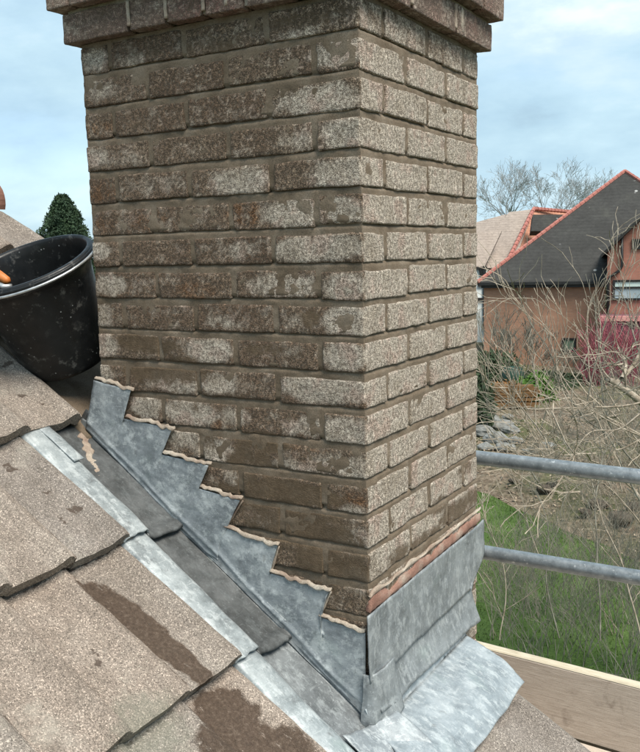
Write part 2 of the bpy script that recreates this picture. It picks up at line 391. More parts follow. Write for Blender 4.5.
# ------------------------------------------------------------------ our own roof
TA = .722; CA = 1/math.hypot(1, TA); SA = TA*CA
def RP(s, y, h): return Vector((s*CA + h*SA, y, -1.55 - s*SA + h*CA))
GA = .3725; E0 = -.277                                           # tile gauge, one tail line
YJ = -.36; TW = .33                                              # a side joint, cover width
VERGE = .455
roof = empty('tiled_roof', RP(-2.05, -.3, 0), 'pinkish grey concrete tiled roof slope that the brick chimney rises from', 'roof')
def dots(lst):
    P_ = []
    for (u, v, r, w) in lst:
        q = onp(u, v, (SA, 0, CA), -1.55*CA+.03); P_.append((q, r, w))
    return P_
debris = dots([(140,515,.014,1),(150,525,.012,1),(133,520,.010,.9),(120,530,.008,.9),(75,513,.009,.9),(12,462,.016,.9),(30,385,.010,.9),(40,405,.008,.8),(22,395,.008,.8),
               (15,425,.008,.8),(165,590,.008,.8),(98,655,.006,.9),(48,490,.006,.8),(62,520,.007,.8),(10,365,.008,.9),(70,468,.007,.8),(60,395,.006,.8),(25,430,.007,.8),(96,662,.004,.8)])
wetseg = dots([(88,580,.018,1),(92,583,.022,1),(99,587,.026,1),(285,760,.05,1),(225,740,.04,1),(210,710,.02,1),(95,588,.018,1),(104,592,.026,1),(116,600,.027,1),(128,610,.028,1),(140,622,.026,1),(152,634,.026,1),(164,648,.026,1),(176,658,.022,1),(186,668,.022,1),(196,678,.020,1),(206,684,.018,1),
               (214,700,.030,1),(224,712,.034,1),(236,722,.036,1),(250,735,.036,1),(262,748,.04,1),(228,696,.03,1),(246,712,.028,.9),(240,752,.04,1),(276,765,.05,1)])
def tile_marks(p):
    w = g = 0
    for q, r, a in wetseg: w = max(w, a*smooth01(1.5-(p-q).length/(r*1.5)))
    for q, r, a in debris: g = max(g, a*smooth01(1.6-(p-q).length/(r*1.25+.006)))
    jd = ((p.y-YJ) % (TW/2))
    if jd > TW/2-.005: g = max(g, .66 if ((p.y-YJ) % TW) > TW-.005 else .52)  # ledge shadow painted as a dark line along each side step
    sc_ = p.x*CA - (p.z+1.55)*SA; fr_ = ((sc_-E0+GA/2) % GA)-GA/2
    if abs(fr_) < .013 and fr_ > -.0045 and p.x*SA+(p.z+1.55)*CA < .034: g = max(g, .58)  # tail edge darkened in colour: dirt plus painted shade from overhead light
    b = smooth01(1.4-(p-onp(150, 735, (SA, 0, CA), -1.55*CA+.03)).length/.12)*.8
    return (w*.95, g*.9, b)
def prof(t):                                                     # t = 0..1 over one tile, two pans rising to the right
    k = (t*2) % 1.0 if t < 1 else 1.0
    return .004*k + .021*smooth01((k-.60)/.24) - .018*smooth01((k-.87)/.125)
def tile(y0, y1, s1, row, ya=None, yb=None):
    """one interlocking tile with its tail at s1; ya..yb trims a cut tile"""
    ya = y0 if ya is None else ya; yb = y1 if yb is None else yb
    ln = .42; s0 = max(s1-ln, -2.03)
    us = []
    for i in range(25):
        t = i/24; us.append(t)
    us += [.472, .480, .488, .4935, .4985, .5015, .508, .972, .980, .988, .994]; us = sorted(us)
    lo, hi = (ya-y0)/(y1-y0), (yb-y0)/(y1-y0)
    us = sorted(set([u for u in us if lo < u < hi] + [lo, hi]))
    jit = R.uniform(-.004, .004); tw = R.uniform(-.002, .003); sd = R.uniform(0, 50)
    def fn(v, u):
        s = s0 + (s1-s0)*v; y = y0 + (y1-y0-.003)*u
        tt = u if abs(u-.5) > .004 else (.4999 if u < .5 else .5001)
        h = -.002 + .048*v + prof(min(tt, .99999)) + jit*.3 + tw*v
        tail = .002*nz((y*9, s1, 0), 6, sd) + .0012*nz((y*3, 0, 0), 40, sd) if v > .99 else 0
        h -= .004*smooth01((v-.975)/.025)
        return RP(s + tail + jit, y, h)
    V, F = grid_solid(fn, lin(0, .93, 16)+[.96, .98, 1.0], us, -.0) if False else grid_solid(fn, lin(0, .93, 16)+[.96, .985, .995, 1.0], us, .030, lambda p: .0014*nz(p, 30, sd)+.0012*nz(p, 9, sd))
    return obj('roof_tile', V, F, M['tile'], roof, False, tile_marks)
rows = [E0 + GA*k for k in range(-4, 4)]
ri = 0
for ri, s1 in enumerate(rows):
    for c in range(-4, 4):
        y0 = YJ + TW*(c-0) ; y1 = y0+TW; ya, yb = y0, y1
        if y0 >= VERGE: continue
        yb = min(y1, VERGE)
        smid = s1-.2
        under = (s1 > -1.1)
        if s1 < -1.1 + .0 or s1 > .15 or (y0 < -.2):
            pass
        # beside the chimney the tiles stop under the welt of the side gutter
        if -1.0 < s1 < .20:
            if y0 > -.19: continue
            yb = min(yb, -.185)
        if abs(s1-(E0-2*GA)) < .01 and y0 > -.05: continue       # the row that ends above the back gutter
        if abs(s1-(E0+GA)) < .01 and y0 > -.19: continue
        if yb-ya < .03: continue
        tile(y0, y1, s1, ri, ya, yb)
# ridge tiles, battens' underlay, verge mortar, gable wall of the house under us
def slab(name, s0, s1, y0, y1, h0, h1, mat, parent, ns=2, ny=2, d=None):
    V, F = grid_solid(lambda u, v: RP(s0+(s1-s0)*u, y0+(y1-y0)*v, h1), lin(0, 1, ns), lin(0, 1, ny), h1-h0, d)
    return obj(name, V, F, mat, parent, ny > 2)
slab('underlay', -2.05, 1.6, -1.7, VERGE-.02, -.06, -.022, M['underlay'], roof)
SR = -2.115
for k in range(5):
    y1 = VERGE+.02-k*.44; y0 = y1-.435
    rc = RP(SR-.03, 0, 0)
    def fr(u, v, y0=y0, y1=y1, rc=rc): a = rad(-20+220*v); r = .085; return Vector((rc.x + r*1.05*math.cos(a), y0+(y1-y0)*u, rc.z-.015+r*.95*math.sin(a)))
    V, F = grid_solid(fr, lin(0, 1, 6), lin(0, 1, 18), .014, lambda p: .002*nz(p, 25))
    obj('ridge_tile', V, F, M['ridge'], roof, False)
# back slope of the roof beyond the ridge
rx = RP(SR-.03, 0, 0)
b = MB(); b.hexa([(rx.x-1.9, -1.7, rx.z-.02-1.9*TA), (rx.x, -1.7, rx.z-.02), (rx.x, VERGE, rx.z-.02), (rx.x-1.9, VERGE, rx.z-.02-1.9*TA),
                  (rx.x-1.9, -1.7, rx.z+.03-1.9*TA), (rx.x, -1.7, rx.z+.03), (rx.x, VERGE, rx.z+.03), (rx.x-1.9, VERGE, rx.z+.03-1.9*TA)]); b.build('back_slope', M['tile'], roof, False, lambda p: (0, 0, 0))
# verge undercloak and bedding mortar
V, F = grid_solid(lambda u, v: RP(-2.0+3.4*u, VERGE-.035+.05*v, .006-.012*v), lin(0, 1, 150), lin(0, 1, 6), .04, lambda p: .006*nz(p, 30)+.003*nz(p, 90))
obj('verge_mortar', V, F, M['bed_mortar'], roof, True)
gw = MB(); rdg = RP(SR-.03, 0, -.07)
gw.v += [(rdg.x-2.6, .30, rdg.z-2.6*TA), (rdg.x, .30, rdg.z), (1.35, .30, RP(1.35/CA, 0, -.07).z), (1.35, .30, G), (rdg.x-2.6, .30, G)]
gw.v += [(x, .41, z) for x, y, z in gw.v]
gw.f += [(0, 1, 2, 3, 4), (9, 8, 7, 6, 5)] + [(i, 5+i, 5+(i+1) % 5, (i+1) % 5) for i in range(5)]
def brick_wall_mat(name, a, b_, mort, sc=1.0, axis='XZ', rot=0):
    k = Mat(name, .9, 0, .3)
    n = k.N.new('ShaderNodeMapping'); n.inputs['Rotation'].default_value = (0, 0, rot); k.L.new(k.pos, n.inputs[0])
    s = k.N.new('ShaderNodeSeparateXYZ'); k.L.new(n.outputs[0], s.inputs[0]); cb = k.N.new('ShaderNodeCombineXYZ')
    k.L.new(s.outputs['X'], cb.inputs[0]); k.L.new(s.outputs['Z'], cb.inputs[1])
    br = k.N.new('ShaderNodeTexBrick'); k.L.new(cb.outputs[0], br.inputs['Vector'])
    br.inputs['Scale'].default_value = 1; br.inputs['Brick Width'].default_value = .225; br.inputs['Row Height'].default_value = .075; br.inputs['Mortar Size'].default_value = .006
    br.inputs['Color1'].default_value = (*a, 1); br.inputs['Color2'].default_value = (*b_, 1); br.inputs['Mortar'].default_value = (*mort, 1)
    c = k.mix(1.0, br.outputs[0], k.ramp(k.noise(.8, 5, .6), [(.3, .75), (.7, 1.2)]), 'MULTIPLY'); k.col(c); return k
k = brick_wall_mat('gable_brick', (.32, .17, .11), (.24, .12, .08), (.33, .29, .24)); M['gable'] = k.m
gw.build('gable_wall', M['gable'], roof)

# ------------------------------------------------------------------ chimney
W1, W2, PIT, J = .763, .658, .07681, .1125
BH = .0602
chim = empty('brick_chimney', (-W1/2, W2/2, -2.6), 'weathered brown and lime-stained brick chimney stack with oversailing top courses', 'chimney')
white, smear, rust = [], [], []
def mark(lst, u, v, ru, rv, a, face):
    n = (0, 1, 0) if face == 'L' else (1, 0, 0)
    p = onp(u, v, n); pu = onp(u+ru, v, n); pv = onp(u, v+rv, n)
    k = 1 if face == 'R' else 0
    c = (p.x, p.z) if not k else (p.y, p.z)
    lst.append((face, c[0], c[1], (pu-p).length, (pv-p).length, a))
for q in [(338,52,24,12,.85),(300,35,20,7,.45),(322,100,34,13,.8),(345,134,20,13,.85),(300,140,20,8,.35),(340,174,26,13,.85),(240,182,26,12,.75),(343,211,16,11,.8),(292,213,24,12,.85),
          (300,250,22,11,.8),(338,247,24,11,.85),(240,250,14,8,.35),(282,285,30,10,.6),(345,287,18,12,.85),(352,322,26,13,.95),(300,322,14,7,.3),(210,351,20,10,.9),(345,356,22,11,.7),
          (176,382,24,9,.95),(100,374,10,12,.85),(216,384,16,8,.75),(318,388,36,12,.75),(358,388,18,12,.8),(146,406,12,9,.9),(190,412,22,10,.95),(235,416,14,8,.5),(312,428,24,8,.45),(346,432,22,12,.85),
          (100,345,15,10,.95),(100,315,10,9,.8),(110,285,14,9,.7),(98,250,10,8,.6),(356,470,16,10,.75),(330,462,20,7,.4),(352,512,12,8,.5),(355,545,14,12,.8),(180,435,18,8,.7),(213,450,16,10,.8),
          (238,478,12,9,.5),(95,60,14,9,.6),(130,60,14,8,.3),(100,90,16,8,.35),(95,158,12,8,.5),(275,350,20,6,.3),(225,322,20,6,.25),(150,185,30,8,.2),(290,100,14,8,.5),(355,580,14,12,.5),(270,520,24,8,.35),(300,470,30,8,.35)]:
    mark(white, *q, 'L')
for q in [(402,28,14,12,.3),(440,40,12,12,.3),(368,30,10,12,.5)]: mark(white, *q, 'R')
for q in [(250,470,26,30,.75),(290,515,60,40,.75),(200,400,60,14,.5),(330,560,40,30,.8),(165,372,50,14,.7),(270,350,40,8,.5),(300,610,40,14,.8),(180,330,60,20,.28),(230,250,60,40,.18),(160,120,60,50,.22),(250,60,70,30,.3),(155,370,34,10,.95),(265,350,22,7,.7),(130,340,18,7,.8),(215,300,16,5,.5),(262,442,30,10,.9),(288,492,56,12,1),(230,495,26,10,.9),(310,535,52,16,1),(340,570,34,14,1),(205,440,14,12,.6),
          (160,95,30,10,.35),(210,50,40,12,.6),(140,50,26,12,.45),(300,20,60,8,.6),(120,210,20,6,.3),(310,320,10,10,.8),(200,40,14,20,.5),(225,90,20,8,.4),(105,100,18,10,.4),(240,400,18,8,.3),
          (320,285,12,8,.5),(165,120,60,5,.4),(150,345,30,8,.9),(185,360,18,6,.8),(270,470,40,6,.7),(285,560,30,10,.5),(330,600,34,12,.5),(430,590,40,8,.3)]:
    mark(smear, *q, 'L')
for q in [(245,214,16,10,.95),(345,211,8,8,.9),(345,97,10,7,.5),(190,290,14,7,.7),(350,504,14,9,1),(150,223,20,8,.5),(100,193,12,8,.6),(100,130,14,8,.6),(290,445,22,8,.4),(230,430,14,8,.5),(200,293,14,7,.5),(300,510,16,6,.4),
          (345,425,8,8,.5),(100,225,12,8,.5),(225,425,10,8,.5)]:
    mark(rust, *q, 'L')
smearR = []
for q in [(424,545,18,12,.9),(455,512,14,10,.9),(440,505,10,8,.8),(470,500,10,10,.8),(398,555,10,8,.8),(465,470,8,8,.6),(460,88,8,10,.4),(380,575,16,10,.4),(440,420,5,8,.4)]: mark(smear, *q, 'R')
def lookup(lst, face, a, z):
    s = 0
    for f, ca, cz, ra, rz, w in lst:
        if f != face: continue
        d = math.hypot((a-ca)/ra, (z-cz)/rz)
        if d < 1.6: s = max(s, w*smooth01(1.6-d))
    return s
def brick_marks(p):
    # which face is this point on
    dl, dr = abs(p.y), abs(p.x)
    if dl < dr or p.y < .01:
        if p.x > -.004 and p.y > .004: face = 'R'
        else: face = 'L'
    else: face = 'R' if p.x > -.02 else 'B'
    if face == 'L':
        return (min(1, lookup(white, 'L', p.x, p.z)*1.15+.13), lookup(smear, 'L', p.x, p.z), lookup(rust, 'L', p.x, p.z))
    if face == 'R':
        w = .92 - .42*smooth01((p.z+.13)/.1) + .22*smooth01((-1.0-p.z)/.1) - .06*nz(p, 5)
        w = max(.1, min(1, w))
        return (w, lookup(smear, 'R', p.y, p.z), .12+.3*smooth01(1-abs(p.z+.23)/.2)*(p.y > .5))
    return (.3, .2, .1)
def brick_mesh(x0, x1, y0, y1, z0, z1, name, mat, parent, marks, seed, amp=.0018):
    """a rough hand of clay: a subdivided box with worn, wandering arrises"""
    nx = max(2, int((x1-x0)/.0115)); ny = max(2, int((y1-y0)/.0115)); nzz = 6
    c = Vector(((x0+x1)/2, (y0+y1)/2, (z0+z1)/2)); hx, hy, hz = (x1-x0)/2, (y1-y0)/2, (z1-z0)/2; r = .0034
    def lines(a, b, n): return [a, a+r*.5, a+r*1.1] + [a+(b-a)*i/n for i in range(1, n)] + [b-r*1.1, b-r*.5, b]
    gx, gy, gz_ = lines(x0, x1, nx), lines(y0, y1, ny), lines(z0, z1, nzz); nx, ny, nzz = len(gx)-1, len(gy)-1, len(gz_)-1
    idx = {}; V = []; F = []
    def vid(i, j, k_):
        key = (i, j, k_)
        if key in idx: return idx[key]
        p = Vector((gx[i], gy[j], gz_[k_])); d = p-c
        q = Vector((max(-hx+r, min(hx-r, d.x)), max(-hy+r, min(hy-r, d.y)), max(-hz+r, min(hz-r, d.z))))
        e = d-q; l = e.length
        if l > 1e-9: e = e/l
        rr = r
        p2 = c+q+e*rr if l > 1e-9 else p
        a = amp*(1.0*nz(p, 28, seed)+.9*nz(p, 75, seed))
        wob = .0024*nz(p, 14, seed+4)
        p2 = p2 + e*(a + (wob if abs(e.z) > .3 or l > r*1.02 else wob*.4))
        idx[key] = len(V); V.append(p2); return idx[key]
    for i in range(nx):
        for j in range(ny): F.append((vid(i,j,nzz), vid(i+1,j,nzz), vid(i+1,j+1,nzz), vid(i,j+1,nzz))); F.append((vid(i,j+1,0), vid(i+1,j+1,0), vid(i+1,j,0), vid(i,j,0)))
    for i in range(nx):
        for k_ in range(nzz): F.append((vid(i,0,k_), vid(i+1,0,k_), vid(i+1,0,k_+1), vid(i,0,k_+1))); F.append((vid(i,ny,k_+1), vid(i+1,ny,k_+1), vid(i+1,ny,k_), vid(i,ny,k_)))
    for j in range(ny):
        for k_ in range(nzz): F.append((vid(nx,j,k_), vid(nx,j+1,k_), vid(nx,j+1,k_+1), vid(nx,j,k_+1))); F.append((vid(0,j,k_+1), vid(0,j+1,k_+1), vid(0,j+1,k_), vid(0,j,k_)))
    return obj(name, V, F, mat, parent, True, marks)
D_ = .1025; jw = .0066
def JL(n): return -J*n + .005
def JR(n): return J*n - .005
JX = .0022                                                       # the front face has fatter perpends
seed = 0
for crs in range(1, 24):
    zt = -PIT*(crs-1) - .0095; zb = zt - BH
    odd = crs % 2 == 1
    pieces = []
    if odd:
        pieces.append((JL(2)+jw, 0, 0, D_))
        ln_ = [(2, 4), (4, 6)]
        for a, b_ in ln_: pieces.append((JL(b_)+jw, JL(a)-jw, 0, D_))
        pieces.append((-W1, JL(6)-jw, 0, JR(2)-jw))
        rn = [(1, 3), (3, 5)]
        for a, b_ in rn: pieces.append((-D_, 0, JR(a)+jw+JX, JR(b_)-jw-JX))
        pieces.append((-.215, 0, JR(5)+jw+JX, W2))
        pieces += [(-.44, -.225, W2-D_, W2), (-W1+.0, -.45, W2-D_, W2), (-W1, -W1+D_, JR(2)+jw, JR(4)-jw), (-W1, -W1+D_, JR(4)+jw, W2-D_-.012)]
    else:
        pieces.append((JL(1)+jw, 0, 0, JR(2)-jw-JX))
        for a, b_ in [(1, 3), (3, 5)]: pieces.append((JL(b_)+jw, JL(a)-jw, 0, D_))
        pieces.append((-W1, JL(5)-jw, 0, D_))
        pieces.append((-D_, 0, JR(2)+jw+JX, JR(4)-jw-JX)); pieces.append((-D_, 0, JR(4)+jw+JX, W2))
        pieces += [(-.33, -D_-.012, W2-D_, W2), (-.555, -.34, W2-D_, W2), (-W1, -.565, W2-D_, W2), (-W1, -W1+D_, D_+.012, .32), (-W1, -W1+D_, .33, W2-D_-.012)]
    for (x0, x1, y0, y1) in pieces:
        # bricks well below the flashing on the hidden side are left out
        if crs > 21 and y0 < .4 and x1 < -.25: continue
        seed += 1; ju = lambda: R.uniform(-.0015, .0015)
        dz = R.uniform(-.002, .002)
        ox = ju() if x1 > -.01 else 0; oy = ju() if y0 < .01 else 0
        brick_mesh(x0 + (ju() if x0 > -.75 else 0), x1+ox, y0+oy, y1, zb+dz, zt+dz+R.uniform(-.0015, .0015), 'brick', M['brick'], chim, brick_marks, seed*1.37)
# mortar core: every joint struck so that it is deep under the brick above and nearly flush at the bottom
def joint_rec(z, a, sd):
    k = (-z/PIT) % 1.0                                            # 0 at the middle of a bed joint
    t = k*PIT if k < .5 else (k-1)*PIT                            # metres below (+) / above (-) the joint's middle
    r = .0035
    if -.012 < t < -.003: r += .008*smooth01((-.003-t)/.006)       # shadow gap right under the upper brick
    return r
q4 = .0024
def core_face(pa, pb, z0, z1, nrm, sd):
    pa = Vector(pa); pb = Vector(pb); L_ = (pb-pa).length; nu = int(L_/.009); nv = int((z1-z0)/.0052)
    def fn(u, v):
        p = pa.lerp(pb, u); z = z0+(z1-z0)*v; q = Vector((p.x, p.y, z))
        r = joint_rec(z, u, sd) - .0030*nz(q, 16, sd) - .0018*nz(q, 60, sd) - .0010*nz(q, 150, sd)
        edge = min(u, 1-u)*L_
        f_ = smooth01(edge/.014); return q - Vector(nrm)*(q4+(max(r-.0035+q4+(.0007 if sd == 2 else .0), -.0004)-q4)*f_)
    us = lin(0, 1, nu); vs = lin(0, 1, nv)
    V = [fn(u, v) for u in us for v in vs]; n = nv+1
    F = [(i*n+j, (i+1)*n+j, (i+1)*n+j+1, i*n+j+1) for i in range(nu) for j in range(nv)]
    return V, F
CV, CF = [], []
z0 = -PIT*22.6
for pa, pb, nn, sd in [((-W1+q4, 0, 0), (-q4, 0, 0), (0, -1, 0), 1), ((0, q4, 0), (0, W2-q4, 0), (1, 0, 0), 2), ((-q4, W2, 0), (-W1+q4, W2, 0), (0, 1, 0), 3), ((-W1, W2-q4, 0), (-W1, q4, 0), (-1, 0, 0), 4)]:
    V, F = core_face(pa, pb, z0, 0.0, nn, sd); n = len(CV); CV += V; CF += [tuple(n+i for i in f) for f in F]
    # close the corners
def mortar_attr(p): return (0, 0, 0)
obj('mortar', CV, CF, M['mortar'], chim, True)
core = MB(); core.box((-W1+.02, .02, -2.6), (-.02, W2-.02, .3)); core.build('core', M['mortar'], chim)
# oversailing courses
def corbel_course(p, z0, z1, nL, nR, jl, jr):
    ox0, ox1, oy0, oy1 = -W1-p, p, -p, W2+p
    seed0 = z0*100
    xs_ = [ox1] + jl + [ox0]; ys_ = [oy0] + jr + [oy1]; g = .005
    n = 0
    for i in range(len(xs_)-1):
        x1, x0 = xs_[i], xs_[i+1]
        yy = oy0+D_
        if i == 0: yy = jr[0]-g if not nL else oy0+D_
        n += 1
        brick_mesh(x0+(g if i < len(xs_)-2 else 0), x1-(g if i else 0), oy0+R.uniform(-.001, .001), yy, z0, z1, 'brick', M['corbel'], chim, corb_marks, seed0+n, .0016)
    for i in range(1 if True else 0, len(ys_)-1):
        y0_, y1_ = ys_[i]+g, ys_[i+1]-(g if i < len(ys_)-2 else 0); n += 1
        brick_mesh(ox1-D_, ox1+R.uniform(-.001, .001), y0_, y1_, z0, z1, 'brick', M['corbel'], chim, corb_marks, seed0+n+40, .0016)
    # hidden rear faces
    for a, b_ in [(-.72, -.5), (-.49, -.27), (-.26, ox1-D_-.01)]: brick_mesh(max(a, ox0+.0), b_, oy1-D_, oy1, z0, z1, 'brick', M['corbel'], chim, corb_marks, a, .0016)
    brick_mesh(ox0, ox0+D_, oy0+D_+.01, oy1, z0, z1, 'brick', M['corbel'], chim, corb_marks, 3, .0016)
    c = MB(); c.box((ox0+.012, oy0+.009, z0+.006), (ox1-.009, oy1-.012, z1+.010)); c.build('mortar', M['pale_mortar'], chim)
def corb_marks(p):
    return (.12+.25*max(0, nz(p, 9, 7)), .32 if p.y < 0 else .1, .0)
jl0 = [onp(u, v, (0, 1, 0), -.027).x for u, v in [(330,-12),(292,-4),(244,8),(203,14),(166,22),(129,32)]]
jr0 = [onp(u, v, (1, 0, 0), .027).y for u, v in [(384,-14),(412,2),(457,24)]]
corbel_course(.027, .001, PIT-.009, True, True, jl0, jr0)
jl1 = [JL(1)+.03, JL(3), JL(5)-.02, -.74]
jr1 = [onp(u, v, (1, 0, 0), .05).y for u, v in [(440,-22),(484,2)]]
corbel_course(.052, PIT, 2*PIT-.009, True, True, jl1, [.12, .34]+jr1[1:])
corbel_course(.052, 2*PIT, 3*PIT-.009, True, True, [JL(2), JL(4), JL(6)], [.12, .3, .55])
corbel_course(.03, 3*PIT, 4*PIT-.009, True, True, [JL(1), JL(3), JL(5)], [.2, .42, .6])
# pale lime drips in the perpends of the oversailing course
for (u, v) in [(129, 30), (203, 12), (226, 6), (166, 22)]:
    q = onp(u, v, (0, 1, 0), -.027); V, F = grid_solid(lambda a, b2: Vector((q.x-.004+.008*a, -.0285, .012+.055*b2)), lin(0, 1, 4), lin(0, 1, 12), .006, lambda p: .0025*nz(p, 90))
    obj('mortar_joint', V, F, M['pale_mortar'], chim, True)
for (u, v) in [(456, 22), (462, 27), (412, 3)]:
    q = onp(u, v, (1, 0, 0), .027); V, F = grid_solid(lambda a, b2: Vector((.0285, q.y-.006+.012*a, .010+.056*b2)), lin(0, 1, 4), lin(0, 1, 12), .006, lambda p: .0025*nz(p, 90))
    obj('mortar_joint', V, F, M['pale_mortar'], chim, True)

# ------------------------------------------------------------------ stepped lead flashing on the near side
def FL(x): return -1.541-.722*x
step_f = empty('stepped_flashing', (-.4, -.01, -1.5), 'blue grey stepped lead flashing chased into the left face of the chimney', 'flashing')
lump = lambda am, sd: (lambda p: am*.7*nz(p, 7, sd)+am*.35*nz(p, 26, sd)+.0012*nz(p, 80, sd))
def lead_on_left(bot, top, name, off, sd, mat=M['lead'], nv=26):
    b3 = [Vector((x, -off-.006, z+.014)) for x, z in bot]; t3 = [Vector((x, -off, z)) for x, z in top]
    lp_ = lump(.0045, sd)
    V, F = strip(b3, t3, .010, nv+8, .0028, lambda p: lp_(p)*(1 if p.z-FL(p.x) > .02 else .5) + .0035*math.exp(-((p.z-FL(p.x)-.036-.008*nz(p, 6, sd))/.0055)**2) + .003*math.exp(-((p.z-FL(p.x)-.015)/.004)**2)); return obj(name, V, F, mat, step_f, True)
top1 = [(-.775,-.818),(-.650,-.836),(-.680,-.910),(-.522,-.922),(-.560,-.990),(-.416,-1.002),(-.448,-1.062),(-.328,-1.076),(-.348,-1.11),(-.398,-1.205)]
bot1 = [(-.806, FL(-.806)),(-.742, FL(-.742)),(-.71, FL(-.71)),(-.63, FL(-.63)),(-.60, FL(-.60)),(-.53, FL(-.53)),(-.50, FL(-.50)),(-.455, FL(-.455)),(-.43, FL(-.43)),(-.395, FL(-.395)+.012)]
lead_on_left(bot1, top1, 'lead_sheet', .0125, 3)
top2 = [(-.374,-1.150),(-.229,-1.171),(-.252,-1.240),(-.093,-1.254),(-.122,-1.320),(-.004,-1.333)]
bot2 = [(-.46, FL(-.46)),(-.33, FL(-.33)),(-.27, FL(-.27)),(-.16, FL(-.16)),(-.10, FL(-.10)),(-.006, FL(0)+.006)]
lead_on_left(bot2, top2, 'lead_sheet', .0095, 8)
# pale mortar pointing along every step
for (xa, xb, z, dz_) in [(-.772,-.642,-.817,-.020),(-.672,-.516,-.908,-.014),(-.556,-.410,-.988,-.014),(-.444,-.322,-1.060,-.015),(-.378,-.224,-1.149,-.022),(-.250,-.088,-1.238,-.015),(-.120,-.004,-1.318,-.014)]:
    def pf(u, v, xa=xa, xb=xb, z=z, dz_=dz_):
        w = max(.0008, -.003 + .013*abs(nz((u*2.2, z*9, 0), 2)) + .006*u*min(1, 8*(1-u))); x = xa+(xb-xa)*u
        return Vector((x, -.0042-.0040*smooth01(v*1.2), z+.004+dz_*u+.003*nz((u*3, z, 4), 2) - w*v*1.35))
    V, F = grid_solid(pf, lin(0, 1, 36), lin(0, 1, 8), .006, lambda p: .0016*nz(p, 34)+.0010*nz(p, 130)); obj('mortar_pointing', V, F, M['pale_mortar'], step_f, True)
for (xa, za, xb, zb) in [(-.326,-1.078,-.376,-1.150),(-.228,-1.173,-.251,-1.238),(-.092,-1.256,-.121,-1.318)]:
    pts = [Vector((xa+(xb-xa)*t, -.004, za+(zb-za)*t)) for t in lin(0, 1, 8)]
    mb = MB(); mb.tube(pts, [.0035*(.6+.9*abs(nz((t*4, za, 1), 3))) for t in lin(0, 1, 8)], 6); mb.build('mortar_pointing', M['pale_mortar'], step_f, True)

# ------------------------------------------------------------------ side gutter of lead soakers
gut = empty('side_gutter', RP(-.5, -.1, 0), 'run of overlapping dark lead trays with a pale rolled welt between tiles and chimney', 'gutter')
def tray(sa, sb, lift, sd, ywo=-.214, mat='lead_tray'):
    # cross section from the wall outwards
    def sec(v):
        pts = [(-.0035, .050), (-.0055, .020), (-.014, .002), (-.050, .000), (-.124, .002), (-.140, .008)]
        t = v*(len(pts)-1); i = min(int(t), len(pts)-2); f = smooth01(t-i) if False else t-i
        return pts[i][0]*(1-f)+pts[i+1][0]*f, pts[i][1]*(1-f)+pts[i+1][1]*f
    def fn(u, v):
        y, h = sec(v); s = sa+(sb-sa)*u
        lip = smooth01((u-.93)/.07); tail = (.010*nz((y*20, sa, 0), 3)+.014*(1-abs(v*2-1)))*(1 if u > .97 else 0)
        h = h*(1-smooth01((s+.015)/.03)) if y > -.03 else h
        return RP(s+tail, y, h + lift*(u**.6) + .009*lip*(0 if v < .15 else 1) - .006*smooth01((u-.985)/.015))
    V, F = grid_solid(fn, lin(0, .9, 26)+lin(.92, 1, 8), lin(0, 1, 20), .0028, lambda p: .0028*nz(p, 12, sd)+.0012*nz(p, 35, sd))
    t = obj('lead_tray', V, F, M[mat], gut, True)
    def ups(u, v):
        s = sa+.01+(min(sb, .0)-sa-.025)*u; w = .005+.003*nz((s*5, 0, 0), 2, sd); y = -.013-w*v
        return RP(s, y, .0055 + lift*(u**.6) + .024*(1-v)**2.2)
    V, F = grid_solid(ups, lin(0, 1, 34), lin(0, 1, 10), .002, lambda p: .0016*nz(p, 22, sd)); obj('upstand', V, F, M['lead_front'], gut, True)
    def welt(u, v):
        pts = [(-.134, .008), (-.140, .020), (-.150, .026), (-.172, .026), (-.196, .024), (ywo+.004, .021), (ywo, .013)]
        q = v*(len(pts)-1); i = min(int(q), len(pts)-2); f = q-i; y = pts[i][0]*(1-f)+pts[i+1][0]*f; h = pts[i][1]*(1-f)+pts[i+1][1]*f
        s = sa+(sb-sa)*u; end = smooth01((u-.96)/.04)
        return RP(s-.006*end+(.004*nz((y*30, sb, 0), 2) if u > .99 else 0), y+.004*nz((s*4, 0, 0), 2, sd), h + lift*.9*u + .007 - .012*end*0)
    V, F = grid_solid(welt, lin(0, 1, 40), lin(0, 1, 24), .0035, lambda p: .0022*nz(p, 14, sd)+.001*nz(p, 45, sd))
    obj('welt', V, F, M['lead_welt'], gut, True)
M['lead_mid'] = lead_material('lead_mid', (.085, .092, .095), (.13, .14, .144), (.185, .198, .202), (.36, .385, .385), .5)
tray(-.30, .24, .012, 5, -.210, 'lead_mid')
tray(-.675, -.268, .016, 6, -.212)
tray(-1.045, -.640, .018, 7, -.214)
# short folded piece at the head of the welt
V, F = grid_solid(lambda u, v: RP(-1.045+.15*u, -.138-.030*v+.004*u, .038+.010*u-.004*abs(v-.4)), lin(0, 1, 14), lin(0, 1, 8), .003, lambda p: .002*nz(p, 20))
obj('welt_patch', V, F, M['lead_welt'], gut, True)
# mortar dribble across the top tray
V, F = grid_solid(lambda u, v: RP(-1.005+.15*u, -.030-.075*u+.004*nz((u*3, 1, 0), 2)+.018*(v-.5)*2*(.7+.8*nz((u*5, v*1.0, 0), 2)), .0125+.004*u-.003*abs(v*2-1)**2), lin(0, 1, 30), lin(0, 1, 10), .006, lambda p: .003*nz(p, 60)+.002*nz(p, 140))
obj('mortar_dribble', V, F, M['pale_mortar'], gut, True)
